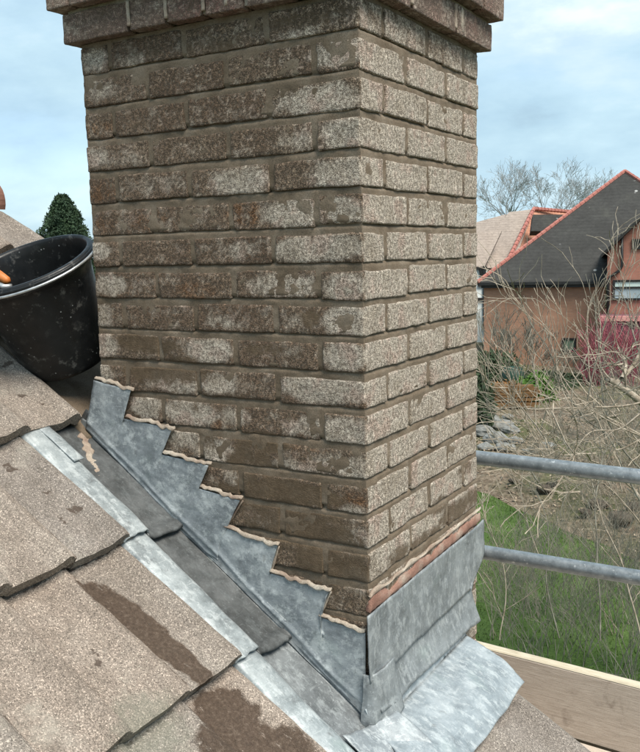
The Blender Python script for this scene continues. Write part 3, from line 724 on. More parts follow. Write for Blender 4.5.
# back gutter behind the stack with damp bedding mortar
bgut = empty('back_gutter', RP(-1.1, .2, 0), 'shadowed mortar bedded gutter behind the chimney under the black bucket', 'gutter')
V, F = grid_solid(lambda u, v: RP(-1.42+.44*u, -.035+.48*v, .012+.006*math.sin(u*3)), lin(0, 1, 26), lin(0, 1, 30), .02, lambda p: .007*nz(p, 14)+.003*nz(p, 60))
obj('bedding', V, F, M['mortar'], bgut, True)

# ------------------------------------------------------------------ apron at the front
apr = empty('front_apron_flashing', (.03, .3, -1.6), 'pale lead apron dressed down over the tiles from the front face of the chimney', 'flashing')
# upper cover flashing
us = lin(0, 1, 60)
def edge_r(y, sd): return .006*nz((y*4, 0, 0), 3, sd)
def cover1(u, v):
    y = -.020 + .713*u; zt = -1.288+.024*u-.012*u; zb = -1.440 + edge_r(y, 3) + .0*u
    z = zb+(zt-zb)*v; x = .0085 + .008*(1-v)**2 + .004*nz((y*3, z*3, 0), 2)
    y -= .11*smooth01((u-.8)/.2)*smooth01((.45-v)/.45)
    return Vector((x, y, z))
V, F = grid_solid(cover1, us, lin(0, 1, 20), .0028, lump(.004, 14)); obj('lead_sheet', V, F, M['lead_front'], apr, True)
def cover2(u, v):
    y = -.006 + (.60)*u; zt = -1.42; zb = -1.512-.020*u + edge_r(y, 8)
    z = zb+(zt-zb)*v; return Vector((.0055 + .029*(1-v)**1.6 + .005*nz((y*3, z*3, 1), 2), y, z))
V, F = grid_solid(cover2, us, lin(0, 1, 16), .0028, lump(.004, 23)); obj('lead_sheet', V, F, M['lead_front'], apr, True)
# apron proper: upstand, a rounded fold, then the sheet on the tiles
def apron(u, v):
    y = -.03 + .545*u - .03*v*u
    path = [(.030, -1.515), (.034, -1.568)]
    if v < .15:
        t = v/.15; x = .001+.022*t; z = -1.50-.048*t; return Vector((x, y, z))
    t = (v-.15)/.85; s = .045 + (.205-.045+ .006*nz((y*5, 0, 0), 2))*t
    h = .030+.026*smooth01(t*1.5) + .003*math.sin(y*22+t*2)-.008*t*u
    yy = y - .10*smooth01(t*1.3)*(1-u)**3
    p = RP(s, yy, h); p0 = Vector((.023, y, -1.548)); return p0.lerp(p, smooth01(min(1, t*6)))
V, F = grid_solid(apron, lin(0, 1, 70), lin(0, .15, 6)+lin(.17, 1, 34), .003, lump(.0038, 31)); obj('apron_sheet', V, F, M['lead_apron'], apr, True)
# bossed corner where side gutter, step flashing and apron meet
def corner(u, v):
    plan = [(-.006, -.0165), (.004, -.0170), (.011, -.013), (.016, -.002), (.0175, .03), (.0165, .085)]
    p = poly_at([(x, y, 0) for x, y in plan], u*5); c = Vector((p.x+.3, p.y-.3, 0)); o = Vector((max(0, p.x+.004)*.5, min(0, p.y)*.5, 0))
    z1 = -1.425; z2 = -1.552 + .030*max(0, u-.6)
    return Vector((p.x, p.y, z1+(z2-z1)*v)) + o*v*1.4 + Vector((.010*v*v*u, -.004*v*v*(1-u), 0)) + Vector((.003, -.002, 0))*math.sin(v*7+u*9)*v
V, F = grid_solid(corner, lin(0, 1, 40), lin(0, 1, 26), .0028, lambda p: .0025*nz(p, 24, 4)+.0015*nz(p, 60, 9)); obj('lead_corner', V, F, M['lead_front'], apr, True)
def skirt(u, v):
    y = .045 - .172*v + .003*nz((u*2, v, 0), 2); s_ = .022 - .045*v + .004*nz((v*2, 0, 0), 2) + (.235+.03*v)*u
    return RP(s_, y, .040 - .012*v - .010*math.sin(v*3.14)*(1-u) + .018*u + .004*math.sin(v*8+u*4))
V, F = grid_solid(skirt, lin(0, 1, 40), lin(0, 1, 30), .003, lump(.0025, 51)); obj('lead_skirt', V, F, M['lead'], apr, True)
# brick coloured band of old mortar above the apron
V, F = grid_solid(lambda u, v: Vector((.0025+.003*math.sin(v*3.14), .0+.675*u, -1.290+.012*u+(.027+.020*nz((u*9, 0, 0), 1)+.010*nz((u*31, 0, 0), 1))*v)), lin(0, 1, 80), lin(0, 1, 10), .012, lambda p: .002*nz(p, 40)+.0015*nz(p, 120))
obj('old_mortar_band', V, F, M['red_mortar'], apr, True)
V, F = grid_solid(lambda u, v: Vector((.0035+.003*math.sin(v*3.14), .0+.675*u, -1.256+.012*u+(.010+.014*nz((u*11, 0, 0), 1))*v)), lin(0, 1, 80), lin(0, 1, 6), .008, lambda p: .002*nz(p, 60))
obj('pale_mortar_band', V, F, M['pale_mortar'], apr, True)

# ------------------------------------------------------------------ bucket behind the stack
bk = empty('builders_bucket', RP(-1.185, .10, .06), 'scuffed black rubber builders bucket tilted against the back of the chimney', 'bucket')
ax = (UP*.87 - RT*.25 - FW*.50).normalized()
base = onp(74, 361, (SA, 0, CA), -1.55*CA+.075)
base = at(71, 361, (base-CAM).dot(FW)-.0)
bo = base; prof_o = [(0, 0), (.104, 0), (.112, .004), (.116, .014), (.119, .03), (.150, .235), (.156, .268), (.170, .270), (.172, .278), (.172, .292), (.168, .297), (.160, .297), (.156, .290), (.152, .27), (.146, .235), (.110, .03), (.104, .008), (0, .008)]
mb = MB(); mb.lathe(prof_o, bo, ax, 56); mb.build('bucket_body', M['plastic'], bk, True)
mb = MB(); mb.lathe([(.1715, .281), (.1745, .284), (.1745, .290), (.1715, .293), (.168, .288)], bo, ax, 56); mb.build('rim_bead', M['plastic'], bk, True)
a_ = ax.cross(FW).normalized(); b_ = ax.cross(a_).normalized()
# handle lying down along the front of the rim
if b_.dot(FW) > 0: b_ = -b_
pts = []
for i in range(25):
    t = math.pi*i/24; pts.append(bo + ax*(.287-.004*math.sin(t)) + a_*(.181*math.cos(t)) + b_*(.181*math.sin(t)))
mb = MB(); mb.tube(pts, .0034, 8); mb.build('bucket_handle', M['wire'], bk, True)
g0 = at(-12, 268, (bo-CAM).dot(FW)-.16); g1 = at(9, 282, (bo-CAM).dot(FW)-.18)
trowel = empty('trowel', g1, 'orange handled tool resting on the left rim of the bucket', 'tool')
mb = MB(); mb.tube([g0, g0.lerp(g1, .5), g0.lerp(g1, .9), g1], [.012, .013, .011, .006], 12); mb.build('grip', M['orange'], trowel, True)
mb = MB(); mb.tube([at(-6, 284, 2.28), at(4, 287, 2.28), at(12, 286, 2.28)], [.010, .009, .006], 10); mb.build('ferrule', M['wire'], trowel, True)

# ------------------------------------------------------------------ scaffold beyond the verge
sc = empty('scaffold', (0, 1.15, G), 'tube and board scaffold lift beyond the verge with two galvanised guard rails', 'scaffold')
YR = 1.12
for (ua, va, ub, vb) in [(480, 458, 640, 477), (485, 552.5, 640, 578)]:
    a = onp(ua, va, (0, 1, 0), YR); b2 = onp(ub, vb, (0, 1, 0), YR); d = (b2-a)/(b2.x-a.x)
    mb = MB(); mb.tube([a+d*(x-a.x) for x in lin(-2.2, 2.0, 8)], .0242, 28); mb.build('guard_rail', M['galv'], sc, True)
for (x, y) in [(-1.9, 1.17), (1.35, 1.17)]:
    mb = MB(); mb.tube([(x, y, G), (x, y, -.6)], .0242, 20); mb.build('standard', M['galv'], sc, True)
    mb = MB(); mb.tube([(x, y-.9+.55, -2.17), (x, y+.1, -2.17)], .0242, 16); mb.build('transom', M['galv'], sc, True)
YT = 1.03
ta = onp(482, 648.5, (0, 1, 0), YT); tb = onp(640, 689, (0, 1, 0), YT)
def board(x0, x1, y0, y1, zt, hgt, slope, name, mat):
    def blk(u, v):
        return 0
    mb = MB(); n = 24
    V = []; F = []
    for i in range(n+1):
        x = x0+(x1-x0)*i/n; z = zt+slope*(x-x0) + .0015*nz((x, 0, 0), 3)
        w = .002*nz((x, 1, 0), 2)
        V += [(x, y0+w, z-hgt), (x, y1+w, z-hgt), (x, y1+w, z-.004), (x, y1-.004+w, z), (x, y0+.004+w, z), (x, y0+w, z-.004)]
    for i in range(n):
        for j in range(6): a = i*6+j; b3 = i*6+(j+1) % 6; F.append((a, b3, b3+6, a+6))
    F.append((5, 4, 3, 2, 1, 0)); F.append(tuple(n*6+j for j in range(6)))
    return obj(name, V, F, mat, sc, False)
sl = (tb.z-ta.z)/(tb.x-ta.x)
tbo = board(-1.9, 1.8, YT, YT+.038, ta.z-sl*(ta.x+1.9), .225, sl, 'toe_board', M['board'])
b5 = board(-1.9, 1.8, YT+.0005, YT+.0375, ta.z-sl*(ta.x+1.9)+.0045, .004, sl, 'toe_board_top_edge', M['board_edge'])
zd = ta.z - .225
for k in range(4):
    board(-1.9, 1.8, YT-.232-k*.232, YT-.232-k*.232+.226, zd-.004-sl*(ta.x+1.9), .038, sl, 'deck_board', M['board']) if k < 2 else board(-1.9, 1.8, YT+.05+(k-2)*.232, YT+.05+(k-2)*.232+.226, zd-.012-sl*(ta.x+1.9), .038, sl, 'deck_board', M['board'])

# ------------------------------------------------------------------ branching growth
def grow(mb, p, d, ln, r, depth, rng, spread=.5, upw=.15, kids=(2, 3), segs=4, rmin=.003, wob=.18, shrink=.72):
    P = [p.copy()]; rs = [r]; q = p.copy(); dd = d.normalized(); nodes = []
    for i in range(segs):
        dd = (dd + Vector((rng.gauss(0, wob), rng.gauss(0, wob), rng.gauss(0, wob)+upw*.3))).normalized()
        q = q + dd*(ln/segs); P.append(q.copy()); rs.append(max(rmin, r*(1-.45*(i+1)/segs))); nodes.append((q.copy(), dd.copy(), rs[-1]))
    mb.tube(P, rs, 5 if r > .03 else 3, False)
    if depth <= 0: return
    for k in range(rng.randint(*kids)):
        nd = nodes[-1] if k == 0 else rng.choice(nodes[max(0, len(nodes)-3):] if depth > 1 else nodes)
        v = Vector((rng.gauss(0, 1), rng.gauss(0, 1), rng.gauss(0, 1))); v = (v - nd[1]*v.dot(nd[1])).normalized()
        nd2 = (nd[1] + v*spread*rng.uniform(.5, 1.3) + Vector((0, 0, upw))).normalized()
        grow(mb, nd[0], nd2, ln*shrink*rng.uniform(.75, 1.15), max(rmin, nd[2]*.72), depth-1, rng, spread, upw, kids, segs, rmin, wob, shrink)

# ------------------------------------------------------------------ far houses
_r = ray(606, 260); HY = Vector((_r.x, _r.y, 0)).normalized(); HX = Vector((HY.y, -HY.x, 0))
H0 = at(484, 277, 42); H0.z = G
hrot = -math.atan2(HX.y, HX.x)
k = brick_wall_mat('house_brick', (.41, .215, .135), (.34, .18, .118), (.32, .23, .165), rot=hrot)
M['hbrick'] = k.m
k = brick_wall_mat('house_red_brick', (.39, .165, .115), (.33, .14, .10), (.31, .19, .145), rot=hrot); M['hred'] = k.m
def rooftile(name, stops, spots=False):
    k = Mat(name, .85, 0, .3); c = k.ramp(k.noise(.5, 5, .6), stops)
    s = k.N.new('ShaderNodeSeparateXYZ'); k.L.new(k.pos, s.inputs[0])
    f = k.math('FRACT', k.math('MULTIPLY', s.outputs['Z'], 6.0)); c = k.mix(1.0, c, k.ramp(f, [(0, .72), (.18, 1), (1, 1.08)]), 'MULTIPLY')
    c = k.mix(1.0, c, k.ramp(k.noise(5, 4, .8), [(.3, .75), (.7, 1.25)]), 'MULTIPLY')
    if spots: c = k.mix(k.math('MULTIPLY', k.ramp(k.vor(1.1), [(.06, 1), (.10, 0)]), k.ramp(k.noise(.9, 1), [(.5, 0), (.6, .9)])), c, (.42, .42, .40))
    k.col(c); k.bump(f, .6, .03); return k.m
M['slate'] = rooftile('dark_roof', [(.3, (.030, .029, .027)), (.6, (.044, .043, .040)), (.8, (.062, .062, .052))], True)
M['tanroof'] = rooftile('tan_roof', [(.3, (.27, .22, .185)), (.6, (.32, .265, .225)), (.8, (.36, .29, .25))])
M['orangeroof'] = rooftile('orange_roof', [(.3, (.36, .16, .10)), (.7, (.48, .24, .16))])
M['redridge'] = simple('red_ridge', [(.3, (.30, .10, .08)), (.6, (.38, .15, .12)), (.8, (.40, .24, .19))], 4, 4)
M['black'] = simple('black_paint', [(.3, (.012, .012, .012)), (.7, (.025, .024, .022))], 5, 3, .5)
M['white'] = simple('white_paint', [(.3, (.55, .6, .58)), (.7, (.68, .7, .68))], 3, 3, .6)
def glassm():
    k = Mat('window_glass', .08, 0, .8); k.col(k.ramp(k.noise(1.4, 3), [(.3, (.30, .37, .40)), (.7, (.46, .53, .56))])); return k.m
M['glass'] = glassm()
M['curtain'] = simple('curtain', [(.3, (.5, .6, .56)), (.7, (.62, .72, .66))], 3, 3)
M['pink'] = simple('pink_fascia', [(.3, (.58, .25, .22)), (.7, (.72, .36, .31))], 3, 3)
M['greenish'] = simple('green_pane', [(.3, (.12, .18, .12)), (.7, (.2, .27, .18))], 3, 3)
def H(x, y, z): return H0 + HX*x + HY*y + Vector((0, 0, z-G))
def hbox(name, x0, x1, y0, y1, z0, z1, mat, parent):
    mb = MB(); mb.hexa([H(x0,y0,z0), H(x1,y0,z0), H(x1,y1,z0), H(x0,y1,z0), H(x0,y0,z1), H(x1,y0,z1), H(x1,y1,z1), H(x0,y1,z1)]); return mb.build(name, mat, parent)
def hloc(P): d = P-H0; return d.dot(HX), d.dot(HY), P.z
def hpix(u, v, y=0.0):                                            # where a pixel's ray meets the house plane at local depth y
    n = HY; c = H0.dot(HY)+y; return hloc(onp(u, v, n, c))
house = empty('brick_house', H0, 'large brown brick house with dark hipped roof and red ridge tiles across the gardens', 'house')
ze = hpix(540, 281)[2]; xR = hpix(606, 281)[0]
apx = at(625, 171, 45.5); ax_, ay_, az_ = hloc(apx)
EW = ax_*2                                                        # mirror the hip
walls = MB()
walls.hexa([H(.0,0,G), H(xR,0,G), H(xR,10.0,G), H(.0,10.0,G), H(.0,0,ze), H(xR,0,ze), H(xR,10.0,ze), H(.0,10.0,ze)])
walls.build('wall', M['hbrick'], house)
# hipped roof: four faces with thickness
zc = hpix(483.5, 276)[2]; e = .28
A, B_, C_, D2 = H(-e, -e, ze-.02), H(EW+e, -e, ze-.02), H(EW+e, ay_+7, ze-.02), H(-e, ay_+7, ze-.02)
AP = H(ax_, ay_, az_); AQ = H(ax_, ay_+7, az_)
rv = [A, B_, C_, D2, AP, AQ]; lo = [p-Vector((0, 0, .14)) for p in rv[:4]]
obj('roof', rv+lo, [(0, 1, 4), (1, 2, 5, 4), (2, 3, 5), (3, 0, 4, 5), (0, 6, 7, 1), (1, 7, 8, 2), (2, 8, 9, 3), (3, 9, 6, 0), (6, 9, 8, 7)], M['slate'], house)
for p in (A, B_):
    mb = MB(); n = 34
    for i in range(n):
        a = p.lerp(AP, i/n); b2 = p.lerp(AP, (i+1.0)/n); up = Vector((0, 0, .02)); mb.tube([a+up, b2+up], [.105, .09], 6)
    mb.build('hip_tiles', M['redridge'], house)
hbox('gutter', -.2, xR-.05, -.42, -.28, ze-.16, ze-.04, M['black'], house)
# black strip drawn in for rafter feet and the soffit's shadow
hbox('soffit_shade_strip', -.1, xR-.06, -.27, -.02, ze-.30, ze-.17, M['black'], house)
def window(name, u0, v0, u1, v1, y, parent, paneM, split=None, fr=.09, frameM=None):
    x0, _, z1 = hpix(u0, v0, y); x1, _, z0 = hpix(u1, v1, y); frameM = frameM or M['black']
    f = MB()
    def q(a, b2, c, d, y0=y-.05, y1=y+.05): f.hexa([H(a,y0,c), H(b2,y0,c), H(b2,y1,c), H(a,y1,c), H(a,y0,d), H(b2,y0,d), H(b2,y1,d), H(a,y1,d)])
    q(x0, x1, z0, z0+fr); q(x0, x1, z1-fr, z1); q(x0, x0+fr, z0+fr, z1-fr); q(x1-fr, x1, z0+fr, z1-fr)
    if split: q(x0+fr, x1-fr, z0+(z1-z0)*split-fr/2, z0+(z1-z0)*split+fr/2)
    w = f.build(name, frameM, parent)
    zs = z0+(z1-z0)*(split or 1)
    g = MB(); g.hexa([H(a, yy, zz) for zz in (z0+fr*.6, (zs if split else z1)-fr*.4) for a, yy in ((x0+fr*.6, y-.01), (x1-fr*.6, y-.01), (x1-fr*.6, y+.01), (x0+fr*.6, y+.01))]); g.build('pane', paneM, w)
    if split:
        g = MB(); g.hexa([H(a, yy, zz) for zz in (zs+fr*.4, z1-fr*.6) for a, yy in ((x0+fr*.6, y-.01), (x1-fr*.6, y-.01), (x1-fr*.6, y+.01), (x0+fr*.6, y+.01))]); g.build('pane', M['curtain'], w)
    return w
window('window', 562, 338, 576, 352, -.03, house, M['greenish'])
# cross wing gable at the right
yw = -1.1
wing = MB(); xw0 = hpix(607, 280, yw)[0]; xw1 = xw0+5.6; zg = hpix(606, 252, yw)[2]; xm = (xw0+xw1)/2
zap = zg + (xm-xw0)*1.0
for yy in (yw, 5.0):
    wing.v += [tuple(H(xw0, yy, G)), tuple(H(xw1, yy, G)), tuple(H(xw1, yy, zg)), tuple(H(xm, yy, zap)), tuple(H(xw0, yy, zg))]
wing.f += [(0, 1, 2, 3, 4), (9, 8, 7, 6, 5)] + [(i, 5+i, 5+(i+1) % 5, (i+1) % 5) for i in range(5)]
wing.build('wing_wall', M['hred'], house)
wr = MB(); t = .16
for sgn, xa in ((1, xw0-.28), (-1, xw1+.28)):
    za = zg-.28
    wr.hexa([H(xa,yw-.3,za+.03), H(xm,yw-.3,zap+.03), H(xm,5,zap+.03), H(xa,5,za+.03), H(xa,yw-.3,za+.03+t), H(xm,yw-.3,zap+.03+t), H(xm,5,zap+.03+t), H(xa,5,za+.03+t)])
wr.build('wing_roof', M['slate'], house)
window('window', 613, 280, 652, 300, yw-.03, house, M['glass'], .62)
window('window', 632, 239, 652, 249, yw-.03, house, M['black'], None, .08)
mb = MB(); pp = [H(*hpix(u, v, yw-.12)[:1], yw-.12, hpix(u, v, yw-.12)[2]) for u, v in [(622, 233), (622, 266), (619, 271), (610, 277), (608, 283), (608, 330)]]
mb.tube(pp, .07, 6); mb.build('downpipe', M['black'], house, True)
# low extension with a pink fascia
ext = empty('garden_extension', H(xR, -3, G), 'low dark walled extension with salmon pink fascia below the house window', 'extension')
x0, _, z1 = hpix(600, 316, -3); hbox('fascia', x0, x0+7, -3.05, -2.9, z1-.22, z1, M['pink'], ext)
hbox('wall', x0+.05, x0+6.9, -2.89, -1.15, G, z1-.06, simple('dark_plum_render', [(.3, (.11, .055, .06)), (.7, (.19, .09, .10))], 2, 4), ext)
# pale roofed house behind to the left
th = empty('distant_house', at(500, 300, 58), 'distant house with tan hipped roof, red hip tiles and timber framed wall', 'house')
def pr(u, v, D): return at(u, v, D)
def slabpoly(name, pts, th_, mat, parent):
    n = len(pts); P = [Vector(p) for p in pts]; nn = (P[1]-P[0]).cross(P[2]-P[0]).normalized()
    if nn.dot(FW) > 0: nn = -nn
    V = P+[p-nn*th_ for p in P]; F = [tuple(range(n)), tuple(range(2*n-1, n-1, -1))]+[(i, (i+1) % n, n+(i+1) % n, n+i) for i in range(n)]
    return obj(name, V, F, mat, parent)
slabpoly('roof', [pr(470,268,55), pr(512,268,55), pr(534,209,60), pr(509,212,60), pr(486,240,58)], .3, M['tanroof'], th)
slabpoly('roof', [pr(503,266,55.1), pr(560,266,57), pr(570,213,62), pr(534,209,60)], .3, M['orangeroof'], th)
slabpoly('roof', [pr(462,226,61), pr(506,214,61), pr(490,250,57), pr(460,250,57)], .3, M['tanroof'], th)
slabpoly('roof', [pr(460,268,53.8), pr(484,268,53.8), pr(502,230,56.2), pr(462,233,56.2)], .3, M['tanroof'], th)
for (a, b2) in [((507, 262, 54.7), (534, 208, 59.8)), ((534, 208.5, 59.8), (580, 212.5, 61.5))]:
    mb = MB(); pa, pb = pr(*a), pr(*b2); n = 14
    for i in range(n): mb.tube([pa.lerp(pb, i/n), pa.lerp(pb, (i+.95)/n)], [.15, .125], 6)
    mb.build('hip_tiles', M['redridge'], th)
mb = MB(); q = [pr(531, 231, 56.4), pr(562, 231, 56.4), pr(566, 214.5, 57), pr(533, 214.5, 57)]
slabpoly('dormer', q, .5, M['slate'], th)
slabpoly('timber_wall', [pr(460, 268, 53), pr(487, 268, 53), pr(487, 380, 53), pr(460, 380, 53)], .3, M['white'], th)
for (a, b2) in [((470, 268), (487, 268)), ((478, 285), (487, 285)), ((484.5, 266), (484.5, 330)), ((480, 268), (484, 285)), ((470, 299), (487, 299))]:
    mb = MB(); mb.tube([pr(*a, 52.9), pr(*b2, 52.9)], .11, 4); mb.build('timber', M['black'], th)

# ------------------------------------------------------------------ trees on the skyline
def fartree(u, v0, v1, D, seed, label, wide=1.0):
    rng = random.Random(seed); p0 = at(u, v0, D); hgt = (v0-v1)*D/FPX
    t = empty('bare_tree', p0, label, 'tree', 'bare trees on the skyline')
    base = Vector((p0.x, p0.y, G)); mb = MB(); mb.tube([base, p0], [.5, .32], 6, False); mb.build('trunk', M['bark_far'], t)
    mb = MB()
    for i in range(6): grow(mb, p0, Vector((rng.gauss(0, .75)*wide, rng.gauss(0, .75)*wide, 1)), hgt*.36, .13, 6, rng, .55, .10, (2, 3), 3, .014, .12, .78)
    mb.build('branches', M['bark_far'], t)
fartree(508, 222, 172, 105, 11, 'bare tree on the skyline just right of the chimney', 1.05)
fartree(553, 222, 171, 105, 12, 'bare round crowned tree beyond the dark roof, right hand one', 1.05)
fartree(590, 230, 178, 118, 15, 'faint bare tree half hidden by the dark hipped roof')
# conifer
cf = empty('conifer_tree', Vector((at(60, 240, 55).x, at(60, 240, 55).y, G)), 'dense dark green conifer standing behind the bucket', 'tree')
ct = at(62, 194, 55); cb = at(62, 250, 55)
mb = MB(); mb.tube([(ct.x, ct.y, G), (ct.x, ct.y, ct.z-.3)], [.3, .04], 8); mb.build('trunk', M['bark_grey'], cf)
def leafmat(name, a, b2, c):
    k = Mat(name, .8, 0, .3); cc = k.ramp(k.noise(1.3, 4, .7), [(.3, a), (.5, b2), (.75, c)]); k.col(cc); return k.m
M['conifer'] = leafmat('conifer_needles', (.016, .034, .018), (.028, .054, .026), (.05, .085, .036))
M['ivy'] = leafmat('ivy_leaves', (.035, .08, .014), (.065, .14, .022), (.12, .22, .045)); M['brownleaf'] = leafmat('beech_leaves', (.13, .06, .02), (.24, .11, .03), (.34, .18, .06))
M['darkleaf'] = leafmat('dark_leaves', (.02, .035, .018), (.035, .055, .025), (.06, .075, .035))
def crown(n, rng, fn, size):
    V = []; F = []
    for i in range(n):
        p = fn(rng)
        if p is None: continue
        s = size*rng.uniform(.6, 1.5); a = Vector((rng.gauss(0, 1), rng.gauss(0, 1), rng.gauss(0, .8)+.3)).normalized(); b3 = a.orthogonal().normalized()
        c3 = a.cross(b3); k = len(V); V += [p-b3*s*.35, p+b3*s*.35, p+a*s+c3*s*.1]; F.append((k, k+1, k+2))
    return V, F
rng = random.Random(5); hgt = ct.z-cb.z+4
def conf(r):
    t = r.random()**.75; z = ct.z - hgt*t; R_ = (.30+ 1.9*min(1, t*2.6)**.8)*(.82+.3*nz((r.random()*0, t*6, 1), 1))
    a = r.uniform(0, 6.283); lob = 1+.5*nz((math.cos(a)*2.2, math.sin(a)*2.2, z*1.1), 1, 4)+.12*nz((math.cos(a)*5, math.sin(a)*5, z*2.6), 1, 8)
    q = R_*lob*(r.random()**.35); return Vector((ct.x+q*math.cos(a), ct.y+q*math.sin(a), z-.12*q+.15*nz((a*3, z, 0), 2)))
V, F = crown(44000, rng, conf, .13); obj('crown', V, F, M['conifer'], cf)

rw = random.Random(31)
def woodfn(r):
    a = r.uniform(0, 6.283); d = 78 + 30*r.random() + 14*math.sin(a*5); h = (2.4+1.6*nz((math.cos(a)*9, math.sin(a)*9, d*.05), 1))*r.random()**.5
    return Vector((d*math.sin(a), d*math.cos(a), G+h))
V, F = crown(40000, rw, woodfn, .9); tag(obj('woodland', V, F, M['darkleaf']), 'low far woodland belt beyond the gardens on every side', 'woodland', kind='stuff')
# ------------------------------------------------------------------ garden things far below
def blob_leaves(name, u, v, D, rx_, rz_, n, size, mat, label, cat, seed, group=None, ry=None):
    r = random.Random(seed); c = at(u, v, D); ry = ry or rx_
    def fn(r):
        a = Vector((r.gauss(0, 1), r.gauss(0, 1), r.gauss(0, 1))).normalized(); l = 1+.35*nz(a*1.7, 1, seed); q = a*l*(r.random()**.4)
        p = c + RT*(q.x*rx_) + Vector((0, 0, q.z*rz_)) + Vector((FW.x, FW.y, 0))*(q.y*ry); return p if p.z > G+.02 else None
    V, F = crown(n, r, fn, size); o = empty(name, (c.x, c.y, G), label, cat, group); obj('leaves', V, F, mat, o)
    mb = MB(); mb.tube([(c.x, c.y, G), (c.x+.05, c.y, c.z)], [.05, .02], 5); mb.build('stem', M['bark_grey'], o)
blob_leaves('ivy_bush', 536, 396, 32.5, .75, .9, 3800, .13, M['ivy'], 'bright green leafy ivy bush below the brick house wall', 'bush', 2)
blob_leaves('beech_hedge', 506, 397, 31.5, .95, .55, 4200, .11, M['brownleaf'], 'low rusty brown leaved hedge left of the green ivy bush', 'hedge', 3)
blob_leaves('evergreen_shrub', 486, 372, 36, 1.3, 1.0, 4200, .14, M['darkleaf'], 'dark evergreen shrub at the left foot of the brown house', 'bush', 4)
blob_leaves('evergreen_shrub', 552, 384, 36.5, 2.4, .45, 4200, .13, M['darkleaf'], 'low dark evergreen shrub running along the brown house wall', 'bush', 14)
blob_leaves('evergreen_shrub', 482, 405, 27, .45, 1.0, 2600, .10, M['darkleaf'], 'dark evergreen shrub hugging the chimney edge beside the rubble', 'bush', 16)
bn = empty('compost_bin', Vector((at(513, 383, 33.5).x, at(513, 383, 33.5).y, G)), 'dark green compost bin beside the rusty brown hedge', 'bin')
cb_ = at(513, 383, 33.5); mb = MB(); mb.lathe([(0, 0), (.50, 0), (.45, .8), (.36, 1.1), (.25, 1.15), (0, 1.17)], (cb_.x, cb_.y, G+.22), (0, 0, 1), 20)
mb.build('bin_body', simple('green_plastic', [(.3, (.006, .028, .016)), (.7, (.012, .045, .026))], 3, 3, .5), bn, True)
lp = Vector((at(512, 404, 30.6).x, at(512, 404, 30.6).y, 0))
wp = empty('log_stack', (lp.x, lp.y, G), 'stack of orange brown weathered planks in front of the green compost bin', 'timber stack')
M['oldplank'] = simple('old_plank', [(.3, (.085, .045, .018)), (.5, (.16, .085, .032)), (.75, (.26, .155, .07))], 3, 4)
for r_ in range(7):
    a = lp - RT*.9 + RT*R.uniform(-.15, .1); z = G+.30+r_*.115; mb = MB()
    d = Vector((RT.x, RT.y, 0))*R.uniform(1.7, 2.0); n2 = Vector((FW.x, FW.y, 0))*.22; t3 = Vector((0, 0, .095)); a = Vector((a.x, a.y, z)); tl = Vector((0, 0, R.uniform(-.05, .05)))
    mb.hexa([a, a+d+tl, a+d+n2+tl, a+n2, a+t3, a+d+t3+tl, a+d+n2+t3+tl, a+n2+t3]); mb.build('plank', M['oldplank'], wp)
# rubble
M['stone'] = simple('rubble_stone', [(.3, (.11, .11, .10)), (.55, (.20, .20, .185)), (.8, (.32, .32, .30))], 5, 5, .9, (20, .5, .02))
def rock(u, v, D, r, sd, label, mat='stone'):
    c = at(u, v, D); rg_ = random.Random(sd); V = []; F = []; nu, nv = 12, 8
    for i in range(nv+1):
        th_ = math.pi*i/nv
        for j in range(nu):
            a = 2*math.pi*j/nu; d = Vector((math.sin(th_)*math.cos(a), math.sin(th_)*math.sin(a), math.cos(th_))); l = .85+.30*nz(d, 1.3, sd)+.10*nz(d, 3, sd)
            V.append(Vector((c.x, c.y, G+r*.35+.2)) + Vector((d.x*r*1.25, d.y*r, d.z*r*.62))*l)
    for i in range(nv):
        for j in range(nu): a = i*nu+j; b3 = i*nu+(j+1) % nu; F.append((a, b3, b3+nu, a+nu))
    o = obj('stone', V, F, M[mat], None); tag(o, label, 'stone', 'rubble stones beside the garden bank'); return o
for i, (u, v, r) in enumerate([(490,420,.30),(500,428,.42),(511,432,.30),(497,441,.36),(508,418,.22),(484,434,.38),(516,442,.24),(486,449,.25),(505,450,.30),(530,452,.2),(548,448,.24)]):
    g = onp(u, v, (0, 0, 1), G+.25); rock(u, v, (g-CAM).dot(FW), r, i*3.1+1, 'grey rubble stone on the garden bank, ' + ['nearest the chimney edge at its top', 'largest, in the middle of the pile', 'right of the largest stone', 'lower middle of the pile', 'small one at the top right', 'large one at the left', 'small one low on the right', 'small one low on the left', 'lowest middle one', 'loose one just right of the pile', 'loose one furthest right'][i])
for i, (u, v, r) in enumerate([(545,490,.20),(552,485,.14),(598,505,.22),(586,512,.14),(620,520,.26),(512,480,.10),(634,508,.2)]):
    g = onp(u, v, (0, 0, 1), G+.25); o = rock(u, v, (g-CAM).dot(FW), r, i*2.3+50, 'dark earthy clod on the brown bank, ' + ['the wide one between both rails left', 'the small one beside the wide left clod', 'the wide one near the middle', 'the small one left of middle', 'the largest, toward the right', 'the smallest, close to the chimney', 'the one at the far right edge'][i], 'clod') if 'clod' in M else None
    if o is None:
        M['clod'] = simple('dark_clod', [(.3, (.035, .028, .02)), (.7, (.09, .07, .05))], 6, 4); o = rock(u, v, (g-CAM).dot(FW), r, i*2.3+50, 'dark earthy clod on the brown bank, ' + ['the wide one between both rails left', 'the small one beside the wide left clod', 'the wide one near the middle', 'the small one left of middle', 'the largest, toward the right', 'the smallest, close to the chimney', 'the one at the far right edge'][i], 'clod')
    o['group'] = 'earth clods on the bank'
